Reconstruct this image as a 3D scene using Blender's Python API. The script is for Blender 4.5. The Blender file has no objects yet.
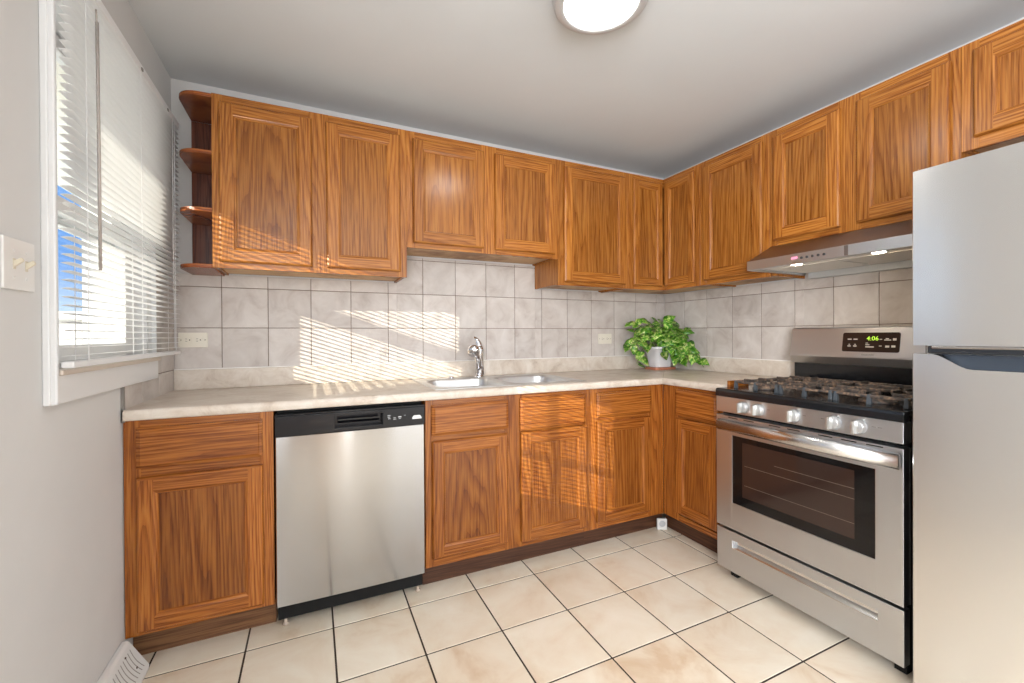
import bpy, bmesh, math, random
from mathutils import Vector, Matrix
random.seed(7)
SC = bpy.context.scene
COL = SC.collection
PI = math.pi
W = 3.087            # width of the room, left wall X=0, right wall X=W, back wall Y=0, room towards -Y
H = 2.398
REAR = -5.3

# ------------------------------------------------------------------ camera
def make_camera():
    yaw, pi_, ro = [math.radians(a) for a in (24.8167, -0.251, -0.3041)]
    F = Vector((math.sin(yaw)*math.cos(pi_), math.cos(yaw)*math.cos(pi_), math.sin(pi_)))
    R = Vector((math.cos(yaw), -math.sin(yaw), 0)); U = R.cross(F)
    R2 = R*math.cos(ro)+U*math.sin(ro); U2 = -R*math.sin(ro)+U*math.cos(ro)
    cd = bpy.data.cameras.new('camera'); c = bpy.data.objects.new('camera', cd); COL.objects.link(c)
    m = Matrix((R2, U2, -F)).transposed().to_4x4(); m.translation = Vector((0.6052, -2.5396, 1.1667))
    c.matrix_world = m
    cd.sensor_width = 36; cd.lens = 36*430.48/1024; cd.shift_y = -4.35/1024
    cd.clip_start = 0.02; cd.clip_end = 200
    SC.camera = c
make_camera()

# ------------------------------------------------------------------ world, sun, added fill lights, exposure
SC.view_settings.view_transform = 'Standard'
SC.view_settings.look = 'None'
SC.view_settings.gamma = 1
SC.view_settings.use_curve_mapping = False
SC.view_settings.exposure = 0.14
wd = bpy.data.worlds.new('sky'); SC.world = wd; wd.use_nodes = True
nt = wd.node_tree; nt.nodes.clear()
tc = nt.nodes.new('ShaderNodeTexCoord'); sp = nt.nodes.new('ShaderNodeSeparateXYZ'); rp = nt.nodes.new('ShaderNodeValToRGB')
bg = nt.nodes.new('ShaderNodeBackground'); ow = nt.nodes.new('ShaderNodeOutputWorld')
for p_, c_ in ((0.04, (0.62, 0.78, 1.0)), (0.12, (0.20, 0.42, 0.88)), (0.32, (0.22, 0.45, 0.90)), (0.5, (1.9, 2.0, 2.1))):
    e = rp.color_ramp.elements.new(p_); e.color = (*c_, 1)
rp.color_ramp.elements[0].color = (1.3, 1.4, 1.5, 1); rp.color_ramp.elements[-1].color = (1.9, 2.0, 2.1, 1)
nt.links.new(tc.outputs['Generated'], sp.inputs[0]); nt.links.new(sp.outputs[2], rp.inputs[0])
nt.links.new(rp.outputs[0], bg.inputs[0]); bg.inputs[1].default_value = 1.15
nt.links.new(bg.outputs[0], ow.inputs[0])

SUN_M, SUN_K = 0.655, 0.35
def sun():
    l = bpy.data.lights.new('sun', 'SUN'); l.energy = 9.0; l.color = (1.0, 0.90, 0.74); l.angle = math.radians(0.22)
    o = bpy.data.objects.new('sun', l); COL.objects.link(o); o.location = (-6, -5, 4)
    d = Vector((1, SUN_M, -SUN_K)).normalized()
    o.rotation_euler = d.to_track_quat('-Z', 'Y').to_euler()
sun()
def area(name, loc, d, sx, sy, power, col):
    l = bpy.data.lights.new(name, 'AREA'); l.shape = 'RECTANGLE'; l.size = sx; l.size_y = sy; l.energy = power; l.color = col
    o = bpy.data.objects.new(name, l); COL.objects.link(o); o.location = loc
    o.rotation_euler = Vector(d).to_track_quat('-Z', 'Y').to_euler()
    return o
# fill lights added behind the camera, set at invented rear and left windows
area('fill_light_rear', (2.32, REAR+0.03, 1.25), (0, 1, 0.20), 1.2, 1.8, 34, (0.94, 0.97, 1.0))
area('streak_light_rear', (1.04, REAR+0.03, 1.15), (0, 1, 0.10), 0.07, 1.9, 11, (1.0, 0.99, 0.97))  # narrow added light for a bright streak in the dishwasher door
area('fill_light_left', (0.03, -3.75, 1.45), (1, 0.10, 0.18), 1.5, 1.3, 150, (0.94, 0.965, 1.0))

# ------------------------------------------------------------------ helpers
def prop(o, label=None, cat=None, group=None, kind=None):
    if label: o['label'] = label
    if cat: o['category'] = cat
    if group: o['group'] = group
    if kind: o['kind'] = kind
    return o
def thing(name, label, cat, loc, group=None):
    o = bpy.data.objects.new(name, None); COL.objects.link(o); o.location = loc; o.empty_display_size = 0.05
    return prop(o, label, cat, group)
def off(parent):
    v = Vector((0, 0, 0))
    while parent is not None: v += parent.location; parent = parent.parent
    return v
def back(u, d, z): return (u, -d, z)           # along the back wall: u from the left wall, d out of the wall
def right(u, d, z): return (W-d, -u, z)        # along the right wall: u from the back wall, d out of the wall
def left(u, d, z): return (d, -u, z)
def same(x, y, z): return (x, y, z)

class MB:
    def __init__(s, T=same): s.bm = bmesh.new(); s.T = T
    def _mk(s, vs, fs, m=0, bev=0, seg=2, smooth=False):
        b = bmesh.new(); V = [b.verts.new(s.T(*v)) for v in vs]
        for f in fs:
            try: b.faces.new([V[i] for i in f])
            except ValueError: pass
        bmesh.ops.recalc_face_normals(b, faces=b.faces[:])
        if bev > 0:
            bmesh.ops.bevel(b, geom=b.edges[:], offset=bev, segments=seg, profile=0.5, affect='EDGES', clamp_overlap=True)
        for f in b.faces: f.material_index = m; f.smooth = smooth
        me = bpy.data.meshes.new('t'); b.to_mesh(me); b.free(); s.bm.from_mesh(me); bpy.data.meshes.remove(me)
    def box(s, x0, x1, y0, y1, z0, z1, m=0, bev=0, seg=2):
        vs = [(x, y, z) for x in (x0, x1) for y in (y0, y1) for z in (z0, z1)]
        s._mk(vs, [(0,1,3,2),(4,6,7,5),(0,4,5,1),(2,3,7,6),(0,2,6,4),(1,5,7,3)], m, bev, seg)
        return s
    def prism(s, pts, axis, a, b, m=0, bev=0, smooth=False):
        """closed outline pts (2D) swept along axis 0/1/2 from a to b"""
        def P(p, c):
            if axis == 0: return (c, p[0], p[1])
            if axis == 1: return (p[0], c, p[1])
            return (p[0], p[1], c)
        n = len(pts)
        vs = [P(p, a) for p in pts]+[P(p, b) for p in pts]
        fs = [tuple(range(n)), tuple(range(2*n-1, n-1, -1))]+[(i, (i+1) % n, n+(i+1) % n, n+i) for i in range(n)]
        s._mk(vs, fs, m, bev, 2, smooth); return s
    def rings(s, R, m=0, smooth=True, cap0=True, cap1=True):
        n = len(R[0]); vs = [p for r in R for p in r]; fs = []
        for k in range(len(R)-1):
            for i in range(n):
                j = (i+1) % n; fs.append((k*n+i, k*n+j, (k+1)*n+j, (k+1)*n+i))
        if cap0: fs.append(tuple(range(n)))
        if cap1: fs.append(tuple((len(R)-1)*n+i for i in range(n))[::-1])
        s._mk(vs, fs, m, 0, 2, smooth); return s
    def tube(s, path, r, m=0, n=12, sx=1.0):
        path = [Vector(p) for p in path]; R = []
        rr = r if isinstance(r, (list, tuple)) else [r]*len(path)
        up = None
        for i, p in enumerate(path):
            t = (path[min(i+1, len(path)-1)]-path[max(i-1, 0)]).normalized()
            if up is None: up = Vector((0, 0, 1)) if abs(t.z) < 0.9 else Vector((1, 0, 0))
            a = t.cross(up).normalized(); b = a.cross(t).normalized(); up = b
            R.append([tuple(p+(a*math.cos(2*PI*k/n)*sx+b*math.sin(2*PI*k/n))*rr[i]) for k in range(n)])
        return s.rings(R, m)
    def lathe(s, prof, c=(0, 0, 0), ax=2, n=32, m=0, smooth=True):
        """prof: (radius, height) along ax, from centre c"""
        R = []
        for r, h in prof:
            ring = []
            for k in range(n):
                a = 2*PI*k/n; u, v = r*math.cos(a), r*math.sin(a)
                q = {0: (h, u, v), 1: (u, h, v), 2: (u, v, h)}[ax]
                ring.append((c[0]+q[0], c[1]+q[1], c[2]+q[2]))
            R.append(ring)
        return s.rings(R, m, smooth)
    def out(s, name, mats, parent=None, smooth_angle=None):
        me = bpy.data.meshes.new(name); o = bpy.data.objects.new(name, me); COL.objects.link(o)
        L = off(parent)
        if L.length > 0: bmesh.ops.translate(s.bm, verts=s.bm.verts[:], vec=-L)
        s.bm.to_mesh(me); s.bm.free()
        for m in (mats if isinstance(mats, (list, tuple)) else [mats]): me.materials.append(m)
        o.parent = parent
        return o
def rrect(x0, x1, y0, y1, r, n=6):
    P = []
    for cx, cy, a0 in ((x1-r, y1-r, 0), (x0+r, y1-r, 90), (x0+r, y0+r, 180), (x1-r, y0+r, 270)):
        for i in range(n+1):
            a = math.radians(a0+90*i/n); P.append((cx+r*math.cos(a), cy+r*math.sin(a)))
    return P
def struct(o, label=None): return prop(o, label, None, None, 'structure')
def at_origin(o, loc):
    """move a single-mesh thing's origin to loc"""
    L = Vector(loc); o.data.transform(Matrix.Translation(-L)); o.location = L; return o
def text(body, size, T, m, name, parent, depth=0.0006, align='CENTER'):
    """flat lettering turned into mesh; T maps (x, y, d) of the text plane to the world"""
    cu = bpy.data.curves.new('t', 'FONT'); cu.body = body; cu.size = size; cu.align_x = align; cu.align_y = 'CENTER'; cu.extrude = depth
    cu.resolution_u = 3
    to = bpy.data.objects.new('t', cu); COL.objects.link(to)
    dg = bpy.context.evaluated_depsgraph_get(); me = bpy.data.meshes.new_from_object(to.evaluated_get(dg))
    bpy.data.objects.remove(to); bpy.data.curves.remove(cu)
    L = off(parent)
    for v in me.vertices: v.co = Vector(T(v.co.x, v.co.y, v.co.z))-L
    me.name = name; me.materials.clear(); me.materials.append(m)
    o = bpy.data.objects.new(name, me); COL.objects.link(o); o.parent = parent
    return o

# ------------------------------------------------------------------ materials
def mat(name, col=(0.5, 0.5, 0.5), rough=0.5, metal=0.0, spec=0.5, emit=None, es=0, trans=0, coat=0, aniso=0, alpha=1):
    m = bpy.data.materials.new(name); m.use_nodes = True; b = m.node_tree.nodes['Principled BSDF']
    b.inputs['Base Color'].default_value = (*col, 1); b.inputs['Roughness'].default_value = rough
    b.inputs['Metallic'].default_value = metal; b.inputs['Specular IOR Level'].default_value = spec
    b.inputs['Transmission Weight'].default_value = trans; b.inputs['Coat Weight'].default_value = coat
    b.inputs['Coat Roughness'].default_value = 0.25
    b.inputs['Anisotropic'].default_value = aniso
    if emit: b.inputs['Emission Color'].default_value = (*emit, 1); b.inputs['Emission Strength'].default_value = es
    return m
def nd(m, t, **k):
    n = m.node_tree.nodes.new(t)
    for a, v in k.items():
        if a in n.inputs.keys() if isinstance(a, str) else False: n.inputs[a].default_value = v
        else: setattr(n, a, v)
    return n
def lk(m, a, b): m.node_tree.links.new(a, b)
def ramp(m, stops):
    r = nd(m, 'ShaderNodeValToRGB'); cr = r.color_ramp
    while len(cr.elements) < len(stops): cr.elements.new(0.5)
    for e_, (p, c) in zip(cr.elements, stops): e_.position = p; e_.color = (*c, 1)
    return r
def noise_mat(name, stops, scale, detail=5, rough=0.4, spec=0.4, vec=(1, 1, 1), dist=0.4, bump=0.0, island=0.0, coat=0, nrough=0.6):
    m = mat(name, rough=rough, spec=spec, coat=coat); b = m.node_tree.nodes['Principled BSDF']
    g = nd(m, 'ShaderNodeNewGeometry'); mp = nd(m, 'ShaderNodeMapping'); mp.inputs['Scale'].default_value = vec
    n = nd(m, 'ShaderNodeTexNoise'); n.inputs['Scale'].default_value = scale; n.inputs['Detail'].default_value = detail
    n.inputs['Distortion'].default_value = dist; n.inputs['Roughness'].default_value = nrough
    r = ramp(m, stops)
    if island:
        sh = nd(m, 'ShaderNodeVectorMath', operation='SCALE'); sh.inputs[0].default_value = (13, 7, 5)
        lk(m, g.outputs['Random Per Island'], sh.inputs['Scale'])
        ad = nd(m, 'ShaderNodeVectorMath', operation='ADD'); lk(m, g.outputs['Position'], ad.inputs[0]); lk(m, sh.outputs[0], ad.inputs[1])
        lk(m, ad.outputs[0], mp.inputs[0])
        hs = nd(m, 'ShaderNodeHueSaturation'); mr = nd(m, 'ShaderNodeMapRange'); mr.inputs['To Min'].default_value = 1-island; mr.inputs['To Max'].default_value = 1+island
        lk(m, g.outputs['Random Per Island'], mr.inputs[0]); lk(m, mr.outputs[0], hs.inputs['Value'])
        lk(m, r.outputs[0], hs.inputs['Color']); lk(m, hs.outputs[0], b.inputs['Base Color'])
    else:
        lk(m, g.outputs['Position'], mp.inputs[0]); lk(m, r.outputs[0], b.inputs['Base Color'])
    lk(m, mp.outputs[0], n.inputs['Vector']); lk(m, n.outputs['Fac'], r.inputs[0])
    if bump:
        bp = nd(m, 'ShaderNodeBump'); bp.inputs['Strength'].default_value = bump; bp.inputs['Distance'].default_value = 0.002
        lk(m, n.outputs['Fac'], bp.inputs['Height']); lk(m, bp.outputs[0], b.inputs['Normal'])
    return m
def wood(name, axis, light, mid, dark, val=1.0, ring=1.0, rough=0.27):
    m = mat(name, rough=rough, spec=0.42); b = m.node_tree.nodes['Principled BSDF']
    t = nd(m, 'ShaderNodeTexCoord'); oi = nd(m, 'ShaderNodeObjectInfo')
    cb = nd(m, 'ShaderNodeVectorMath', operation='SCALE'); cb.inputs[0].default_value = (0.37, 0.61, 2.3) if axis == 'z' else (2.3, 1.9, 0.6)
    lk(m, oi.outputs['Random'], cb.inputs['Scale'])
    ad = nd(m, 'ShaderNodeVectorMath', operation='ADD'); lk(m, t.outputs['Object'], ad.inputs[0]); lk(m, cb.outputs[0], ad.inputs[1])
    s = {'x': (0.07, 1, 1), 'y': (1, 0.07, 1), 'z': (1, 1, 0.07), 'h': (0.07, 0.07, 1)}[axis]
    mp = nd(m, 'ShaderNodeMapping'); mp.inputs['Scale'].default_value = s; lk(m, ad.outputs[0], mp.inputs[0])
    # warp
    wn = nd(m, 'ShaderNodeTexNoise'); wn.inputs['Scale'].default_value = 7; wn.inputs['Detail'].default_value = 2; lk(m, mp.outputs[0], wn.inputs['Vector'])
    wv = nd(m, 'ShaderNodeVectorMath', operation='SCALE'); wv.inputs['Scale'].default_value = 0.16; lk(m, wn.outputs['Color'], wv.inputs[0])
    wa = nd(m, 'ShaderNodeVectorMath', operation='ADD'); lk(m, mp.outputs[0], wa.inputs[0]); lk(m, wv.outputs[0], wa.inputs[1])
    wt = nd(m, 'ShaderNodeTexWave', wave_type='RINGS', rings_direction='SPHERICAL', wave_profile='SAW')
    wt.inputs['Scale'].default_value = 24*ring; wt.inputs['Distortion'].default_value = 2.6; wt.inputs['Detail'].default_value = 3; wt.inputs['Detail Scale'].default_value = 1.6; wt.inputs['Detail Roughness'].default_value = 0.6
    lk(m, wa.outputs[0], wt.inputs['Vector'])
    fn = nd(m, 'ShaderNodeTexNoise'); fn.inputs['Scale'].default_value = 170; fn.inputs['Detail'].default_value = 3; fn.inputs['Roughness'].default_value = 0.65
    mp2 = nd(m, 'ShaderNodeMapping'); mp2.inputs['Scale'].default_value = [0.35 if q < 1 else 1 for q in s]; lk(m, mp.outputs[0], mp2.inputs[0]); lk(m, mp2.outputs[0], fn.inputs['Vector'])
    bn = nd(m, 'ShaderNodeTexNoise'); bn.inputs['Scale'].default_value = 4.5; bn.inputs['Detail'].default_value = 3; lk(m, mp.outputs[0], bn.inputs['Vector'])
    m9 = tuple((p*1.4+q*1.6)/3 for p, q in zip(mid, dark)); r1 = ramp(m, [(0.0, mid), (0.35, light), (0.75, mid), (1.0, m9)]); lk(m, wt.outputs['Fac'], r1.inputs[0])
    r2 = ramp(m, [(0.38, (0.42, 0.28, 0.20)), (0.52, (1, 1, 1)), (0.75, (1.08, 1.08, 1.05))]); lk(m, fn.outputs['Fac'], r2.inputs[0])
    r3 = ramp(m, [(0.3, (0.80, 0.75, 0.72)), (0.7, (1.12, 1.12, 1.12))]); lk(m, bn.outputs['Fac'], r3.inputs[0])
    m1 = nd(m, 'ShaderNodeMix', data_type='RGBA', blend_type='MULTIPLY'); m1.inputs[0].default_value = 0.75
    lk(m, r1.outputs[0], m1.inputs[6]); lk(m, r2.outputs[0], m1.inputs[7])
    m2 = nd(m, 'ShaderNodeMix', data_type='RGBA', blend_type='MULTIPLY'); m2.inputs[0].default_value = 1
    lk(m, m1.outputs[2], m2.inputs[6]); lk(m, r3.outputs[0], m2.inputs[7])
    hs = nd(m, 'ShaderNodeHueSaturation'); mr = nd(m, 'ShaderNodeMapRange'); mr.inputs['To Min'].default_value = 0.90*val; mr.inputs['To Max'].default_value = 1.08*val
    lk(m, oi.outputs['Random'], mr.inputs[0]); lk(m, mr.outputs[0], hs.inputs['Value']); lk(m, m2.outputs[2], hs.inputs['Color'])
    lk(m, hs.outputs[0], b.inputs['Base Color'])
    bp = nd(m, 'ShaderNodeBump'); bp.inputs['Strength'].default_value = 0.12; bp.inputs['Distance'].default_value = 0.001
    lk(m, fn.outputs['Fac'], bp.inputs['Height']); lk(m, bp.outputs[0], b.inputs['Normal'])
    return m
LT, MD, DK = (0.45, 0.185, 0.036), (0.375, 0.135, 0.022), (0.19, 0.055, 0.008)
oakv = wood('oak_upright_grain', 'z', LT, MD, DK)
oakh = wood('oak_lying_grain', 'h', LT, MD, DK)
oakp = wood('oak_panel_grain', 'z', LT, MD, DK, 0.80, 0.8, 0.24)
LT2, MD2, DK2 = (0.35, 0.128, 0.023), (0.28, 0.088, 0.014), (0.12, 0.032, 0.006)
oakbv = wood('base_oak_upright_grain', 'z', LT2, MD2, DK2, 1.12)
oakbh = wood('base_oak_lying_grain', 'h', LT2, MD2, DK2, 1.12)
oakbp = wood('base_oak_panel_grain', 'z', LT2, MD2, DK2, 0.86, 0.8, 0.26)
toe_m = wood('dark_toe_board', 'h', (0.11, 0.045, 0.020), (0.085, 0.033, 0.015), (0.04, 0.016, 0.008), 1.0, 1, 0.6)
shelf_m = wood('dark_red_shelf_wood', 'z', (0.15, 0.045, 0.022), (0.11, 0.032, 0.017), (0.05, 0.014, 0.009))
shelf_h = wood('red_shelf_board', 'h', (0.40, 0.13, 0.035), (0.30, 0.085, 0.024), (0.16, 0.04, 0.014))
under_m = wood('pale_cabinet_underside', 'h', (0.60, 0.40, 0.22), (0.54, 0.35, 0.19), (0.42, 0.26, 0.13), 1, 1, 0.6)
wall_m = noise_mat('painted_wall', [(0.3, (0.60, 0.595, 0.585)), (0.7, (0.625, 0.62, 0.61))], 3, 3, 0.75, 0.2)
ceil_m = noise_mat('painted_ceiling', [(0.3, (0.615, 0.635, 0.645)), (0.7, (0.64, 0.66, 0.67))], 2, 3, 0.85, 0.15)
white_m = mat('white_window_paint', (0.68, 0.68, 0.68), 0.4)
slat_m = mat('white_blind_slat', (0.90, 0.90, 0.90), 0.42)
_t = slat_m.node_tree; _tr = _t.nodes.new('ShaderNodeBsdfTranslucent'); _tr.inputs[0].default_value = (0.92, 0.92, 0.92, 1); _mx = _t.nodes.new('ShaderNodeMixShader'); _mx.inputs[0].default_value = 0.4
_t.links.new(_t.nodes['Principled BSDF'].outputs[0], _mx.inputs[1]); _t.links.new(_tr.outputs[0], _mx.inputs[2]); _t.links.new(_mx.outputs[0], _t.nodes['Material Output'].inputs[0])
tile_m = noise_mat('stone_look_wall_tile', [(0.28, (0.42, 0.36, 0.325)), (0.45, (0.525, 0.475, 0.44)), (0.6, (0.585, 0.54, 0.505)), (0.8, (0.66, 0.62, 0.585))], 7.5, 8, 0.42, 0.35, (1, 1, 1), 0.6, 0.0, 0.05)
grout_m = mat('brown_grout', (0.20, 0.155, 0.125), 0.9, spec=0.1)
floor_m = noise_mat('cream_floor_tile', [(0.28, (0.60, 0.45, 0.31)), (0.42, (0.70, 0.59, 0.46)), (0.58, (0.75, 0.67, 0.55)), (0.8, (0.80, 0.735, 0.63))], 4.2, 9, 0.38, 0.4, (1, 1, 1), 0.5, 0.0, 0.035)
fgrout_m = mat('dark_floor_grout', (0.060, 0.045, 0.035), 0.9, spec=0.1)
lam_m = noise_mat('mottled_laminate', [(0.27, (0.42, 0.33, 0.26)), (0.44, (0.58, 0.50, 0.42)), (0.6, (0.67, 0.605, 0.53)), (0.8, (0.73, 0.685, 0.63))], 9, 10, 0.36, 0.4, (1, 1, 1), 0.8, 0.0, 0, 0, 0.7)
caulk_m = mat('white_caulk', (0.82, 0.80, 0.76), 0.5)
ivory_m = mat('ivory_plastic', (0.74, 0.70, 0.60), 0.35)
dark_m = mat('black_plastic', (0.008, 0.008, 0.010), 0.22, spec=0.32)
matte_m = mat('matte_black', (0.01, 0.01, 0.01), 0.7, spec=0.2)
slot_m = mat('dark_hole', (0.03, 0.022, 0.018), 0.8, spec=0.1)
gloss_m = mat('black_enamel', (0.008, 0.009, 0.011), 0.14, spec=0.45)
iron_m = noise_mat('worn_cast_iron', [(0.38, (0.03, 0.028, 0.027)), (0.52, (0.085, 0.062, 0.05)), (0.64, (0.26, 0.165, 0.105)), (0.76, (0.42, 0.30, 0.21))], 55, 6, 0.5, 0.5)
chrome_m = mat('chrome', (0.82, 0.82, 0.84), 0.08, 1.0)
white_p = mat('white_plastic', (0.72, 0.71, 0.69), 0.35)
def steel(name, col=(0.60, 0.615, 0.635), rough=0.34, wavy=0.0, aniso=0.5, streak=True):
    m = mat(name, col, rough, 1.0, aniso=aniso); m.node_tree.nodes['Principled BSDF'].inputs['Anisotropic Rotation'].default_value = 0.25; b = m.node_tree.nodes['Principled BSDF']
    tg = nd(m, 'ShaderNodeTangent', direction_type='RADIAL', axis='Z'); lk(m, tg.outputs[0], b.inputs['Tangent'])
    g = nd(m, 'ShaderNodeNewGeometry'); mp = nd(m, 'ShaderNodeMapping'); mp.inputs['Scale'].default_value = (1.5, 1.5, 260)
    n = nd(m, 'ShaderNodeTexNoise'); n.inputs['Scale'].default_value = 3; n.inputs['Detail'].default_value = 4
    lk(m, g.outputs['Position'], mp.inputs[0]); lk(m, mp.outputs[0], n.inputs['Vector'])
    r = nd(m, 'ShaderNodeMapRange'); r.inputs['To Min'].default_value = rough*0.96; r.inputs['To Max'].default_value = rough*1.05
    lk(m, n.outputs['Fac'], r.inputs[0]); lk(m, r.outputs[0], b.inputs['Roughness'])
    if wavy:
        mw = nd(m, 'ShaderNodeMapping'); mw.inputs['Scale'].default_value = (5, 5, 0.5); nw = nd(m, 'ShaderNodeTexNoise'); nw.inputs['Scale'].default_value = 1.0; nw.inputs['Detail'].default_value = 1
        lk(m, g.outputs['Position'], mw.inputs[0]); lk(m, mw.outputs[0], nw.inputs['Vector'])
        bp = nd(m, 'ShaderNodeBump'); bp.inputs['Strength'].default_value = 1.0; bp.inputs['Distance'].default_value = wavy
        lk(m, nw.outputs['Fac'], bp.inputs['Height']); lk(m, bp.outputs[0], b.inputs['Normal'])
    return m
steel_m = steel('brushed_steel', wavy=0.004)
steel_dw = steel('brushed_steel_washer_door', (0.39, 0.385, 0.38), 0.18, 0.005, 0.85)
steel_fr = steel('brushed_steel_fridge', (0.80, 0.80, 0.795), 0.26, 0.004, 0.7)
steel_s = steel('satin_sink_steel', (0.66, 0.66, 0.66), 0.36, 0, 0.0)
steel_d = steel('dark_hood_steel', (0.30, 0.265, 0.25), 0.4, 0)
glass_dark = mat('dark_oven_glass', (0.006, 0.005, 0.005), 0.06, spec=0.35)
def glass_mat():
    m = bpy.data.materials.new('clear_window_glass'); m.use_nodes = True; m.node_tree.nodes.clear()
    a = nd(m, 'ShaderNodeBsdfTransparent'); a.inputs[0].default_value = (0.95, 0.97, 0.97, 1); g = nd(m, 'ShaderNodeBsdfGlossy'); g.inputs['Roughness'].default_value = 0.02
    lw = nd(m, 'ShaderNodeLayerWeight'); lw.inputs[0].default_value = 0.35; pw = nd(m, 'ShaderNodeMath', operation='POWER'); pw.inputs[1].default_value = 3; lk(m, lw.outputs['Facing'], pw.inputs[0]); f = nd(m, 'ShaderNodeMath', operation='MULTIPLY_ADD'); f.inputs[1].default_value = 0.3; f.inputs[2].default_value = 0.03; lk(m, pw.outputs[0], f.inputs[0]); x = nd(m, 'ShaderNodeMixShader'); o = nd(m, 'ShaderNodeOutputMaterial')
    lk(m, f.outputs[0], x.inputs[0]); lk(m, a.outputs[0], x.inputs[1]); lk(m, g.outputs[0], x.inputs[2]); lk(m, x.outputs[0], o.inputs[0])
    return m
glass_m = glass_mat()

# ------------------------------------------------------------------ the room shell
TH = 0.14
b = MB(); b.box(-TH, W+TH, REAR-TH, TH, -0.12, -0.002); floor = struct(b.out('floor', fgrout_m), 'tiled kitchen floor')
b = MB(); fx, fy, S = 0.370, -0.678, 0.3022; g = 0.0034
for i in range(-2, 10):
    for j in range(-3, 17):
        x0, x1 = max(fx+i*S+g, 0), min(fx+(i+1)*S-g, W); y1, y0 = min(fy-j*S-g, 0), max(fy-(j+1)*S+g, REAR)
        if x1-x0 > 0.02 and y1-y0 > 0.02: b.box(x0, x1, y0, y1, -0.004, 0.0, 0, 0.0012, 1)
b.out('floor_tiles', floor_m, floor)
b = MB(); b.prism([(-TH, H-0.001), (0, H-0.001), (W, H-0.022), (W+TH, H-0.022), (W+TH, H+0.1), (-TH, H+0.1)], 1, REAR-TH, TH); struct(b.out('ceiling', ceil_m), 'plain off-white ceiling')
b = MB(); b.box(-TH, W+TH, 0, TH, 0, H); wall_back = struct(b.out('wall_back', wall_m), 'back wall with tiled splash')
b = MB(); b.box(W, W+TH, REAR, 0, 0, H); wall_right = struct(b.out('wall_right', wall_m), 'right wall with tiled splash')
# rear wall (behind the camera) with an added wide window
RX0, RX1, RZ0, RZ1 = 1.70, 2.94, 0.32, 2.20
QX0, QX1, QZ0, QZ1 = 0.99, 1.09, 0.15, 2.15
b = MB()
for x0, x1, z0, z1 in ((-TH, QX0, 0, H), (QX0, QX1, 0, QZ0), (QX0, QX1, QZ1, H), (QX1, RX0, 0, H), (RX0, RX1, 0, RZ0), (RX0, RX1, RZ1, H), (RX1, W+TH, 0, H)):
    b.box(x0, x1, REAR-TH, REAR, z0, z1)
struct(b.out('wall_rear', mat('beige_rear_paint', (0.42, 0.37, 0.32), 0.8)), 'wall behind the camera with an added wide window')
b = MB()
for x0, x1, z0, z1 in ((RX0, RX1, RZ0, RZ0+0.05), (RX0, RX1, RZ1-0.05, RZ1), (RX0, RX0+0.05, RZ0, RZ1), (RX1-0.05, RX1, RZ0, RZ1), (2.30, 2.34, RZ0, RZ1)):
    b.box(x0, x1, REAR-0.10, REAR-0.02, z0, z1, 0, 0.004)
w3 = struct(b.out('added_window_3', white_m)); MB().box(RX0, RX1, REAR-0.064, REAR-0.058, RZ0, RZ1).out('pane', glass_m, w3)  # added unseen window around the rear fill light
w5 = struct(MB().box(QX0, QX1, REAR-0.07, REAR-0.062, QZ0, QZ1).out('added_window_5', glass_m))  # added slit window around the narrow streak light
d1 = struct(MB().box(0.10, 0.93, REAR+0.002, REAR+0.045, 0, 2.08, 0, 0.003).out('added_door_1', oakv))  # added unseen door, gives a warm band in the dishwasher's reflections
MB().lathe([(0.0, 0.10), (0.028, 0.095), (0.03, 0.07), (0.012, 0.05), (0.012, 0.0455)], (0.86, REAR, 1.0), 1, 20).out('door_knob', chrome_m, d1)
# left wall with two window openings
Y0, Y1, Z0, Z1 = -1.074, -0.30, 1.085, 2.10      # window above the counter
V0, V1, VZ0, VZ1 = -2.105, -1.62, 0.90, 1.56      # glass of the side door beside the camera
b = MB()
b.box(-TH, 0, Y1, 0, 0, H).box(-TH, 0, Y0, Y1, 0, Z0).box(-TH, 0, Y0, Y1, Z1, H).box(-TH, 0, V1, Y0, 0, H)
b.box(-TH, 0, V0, V1, 0, VZ0).box(-TH, 0, V0, V1, VZ1, H).box(-TH, 0, -2.96, V0, 0, H)
b.box(-TH, 0, REAR, -4.54, 0, H).box(-TH, 0, -4.54, -2.96, 0, 0.76).box(-TH, 0, -4.54, -2.96, 2.14, H)
wall_left = struct(b.out('wall_left', wall_m), 'painted left wall with a window')

b = MB()
for y0_, y1_, z0_, z1_ in ((-4.54, -2.96, 0.76, 0.80), (-4.54, -2.96, 2.10, 2.14), (-4.54, -4.50, 0.76, 2.14), (-3.0, -2.96, 0.76, 2.14), (-3.77, -3.73, 0.76, 2.14)):
    b.box(-0.10, -0.03, y0_, y1_, z0_, z1_, 0, 0.003)
w4 = struct(b.out('added_window_4', white_m)); MB().box(-0.07, -0.064, -4.54, -2.96, 0.76, 2.14).out('pane', glass_m, w4)  # added unseen window around the left fill light

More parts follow.
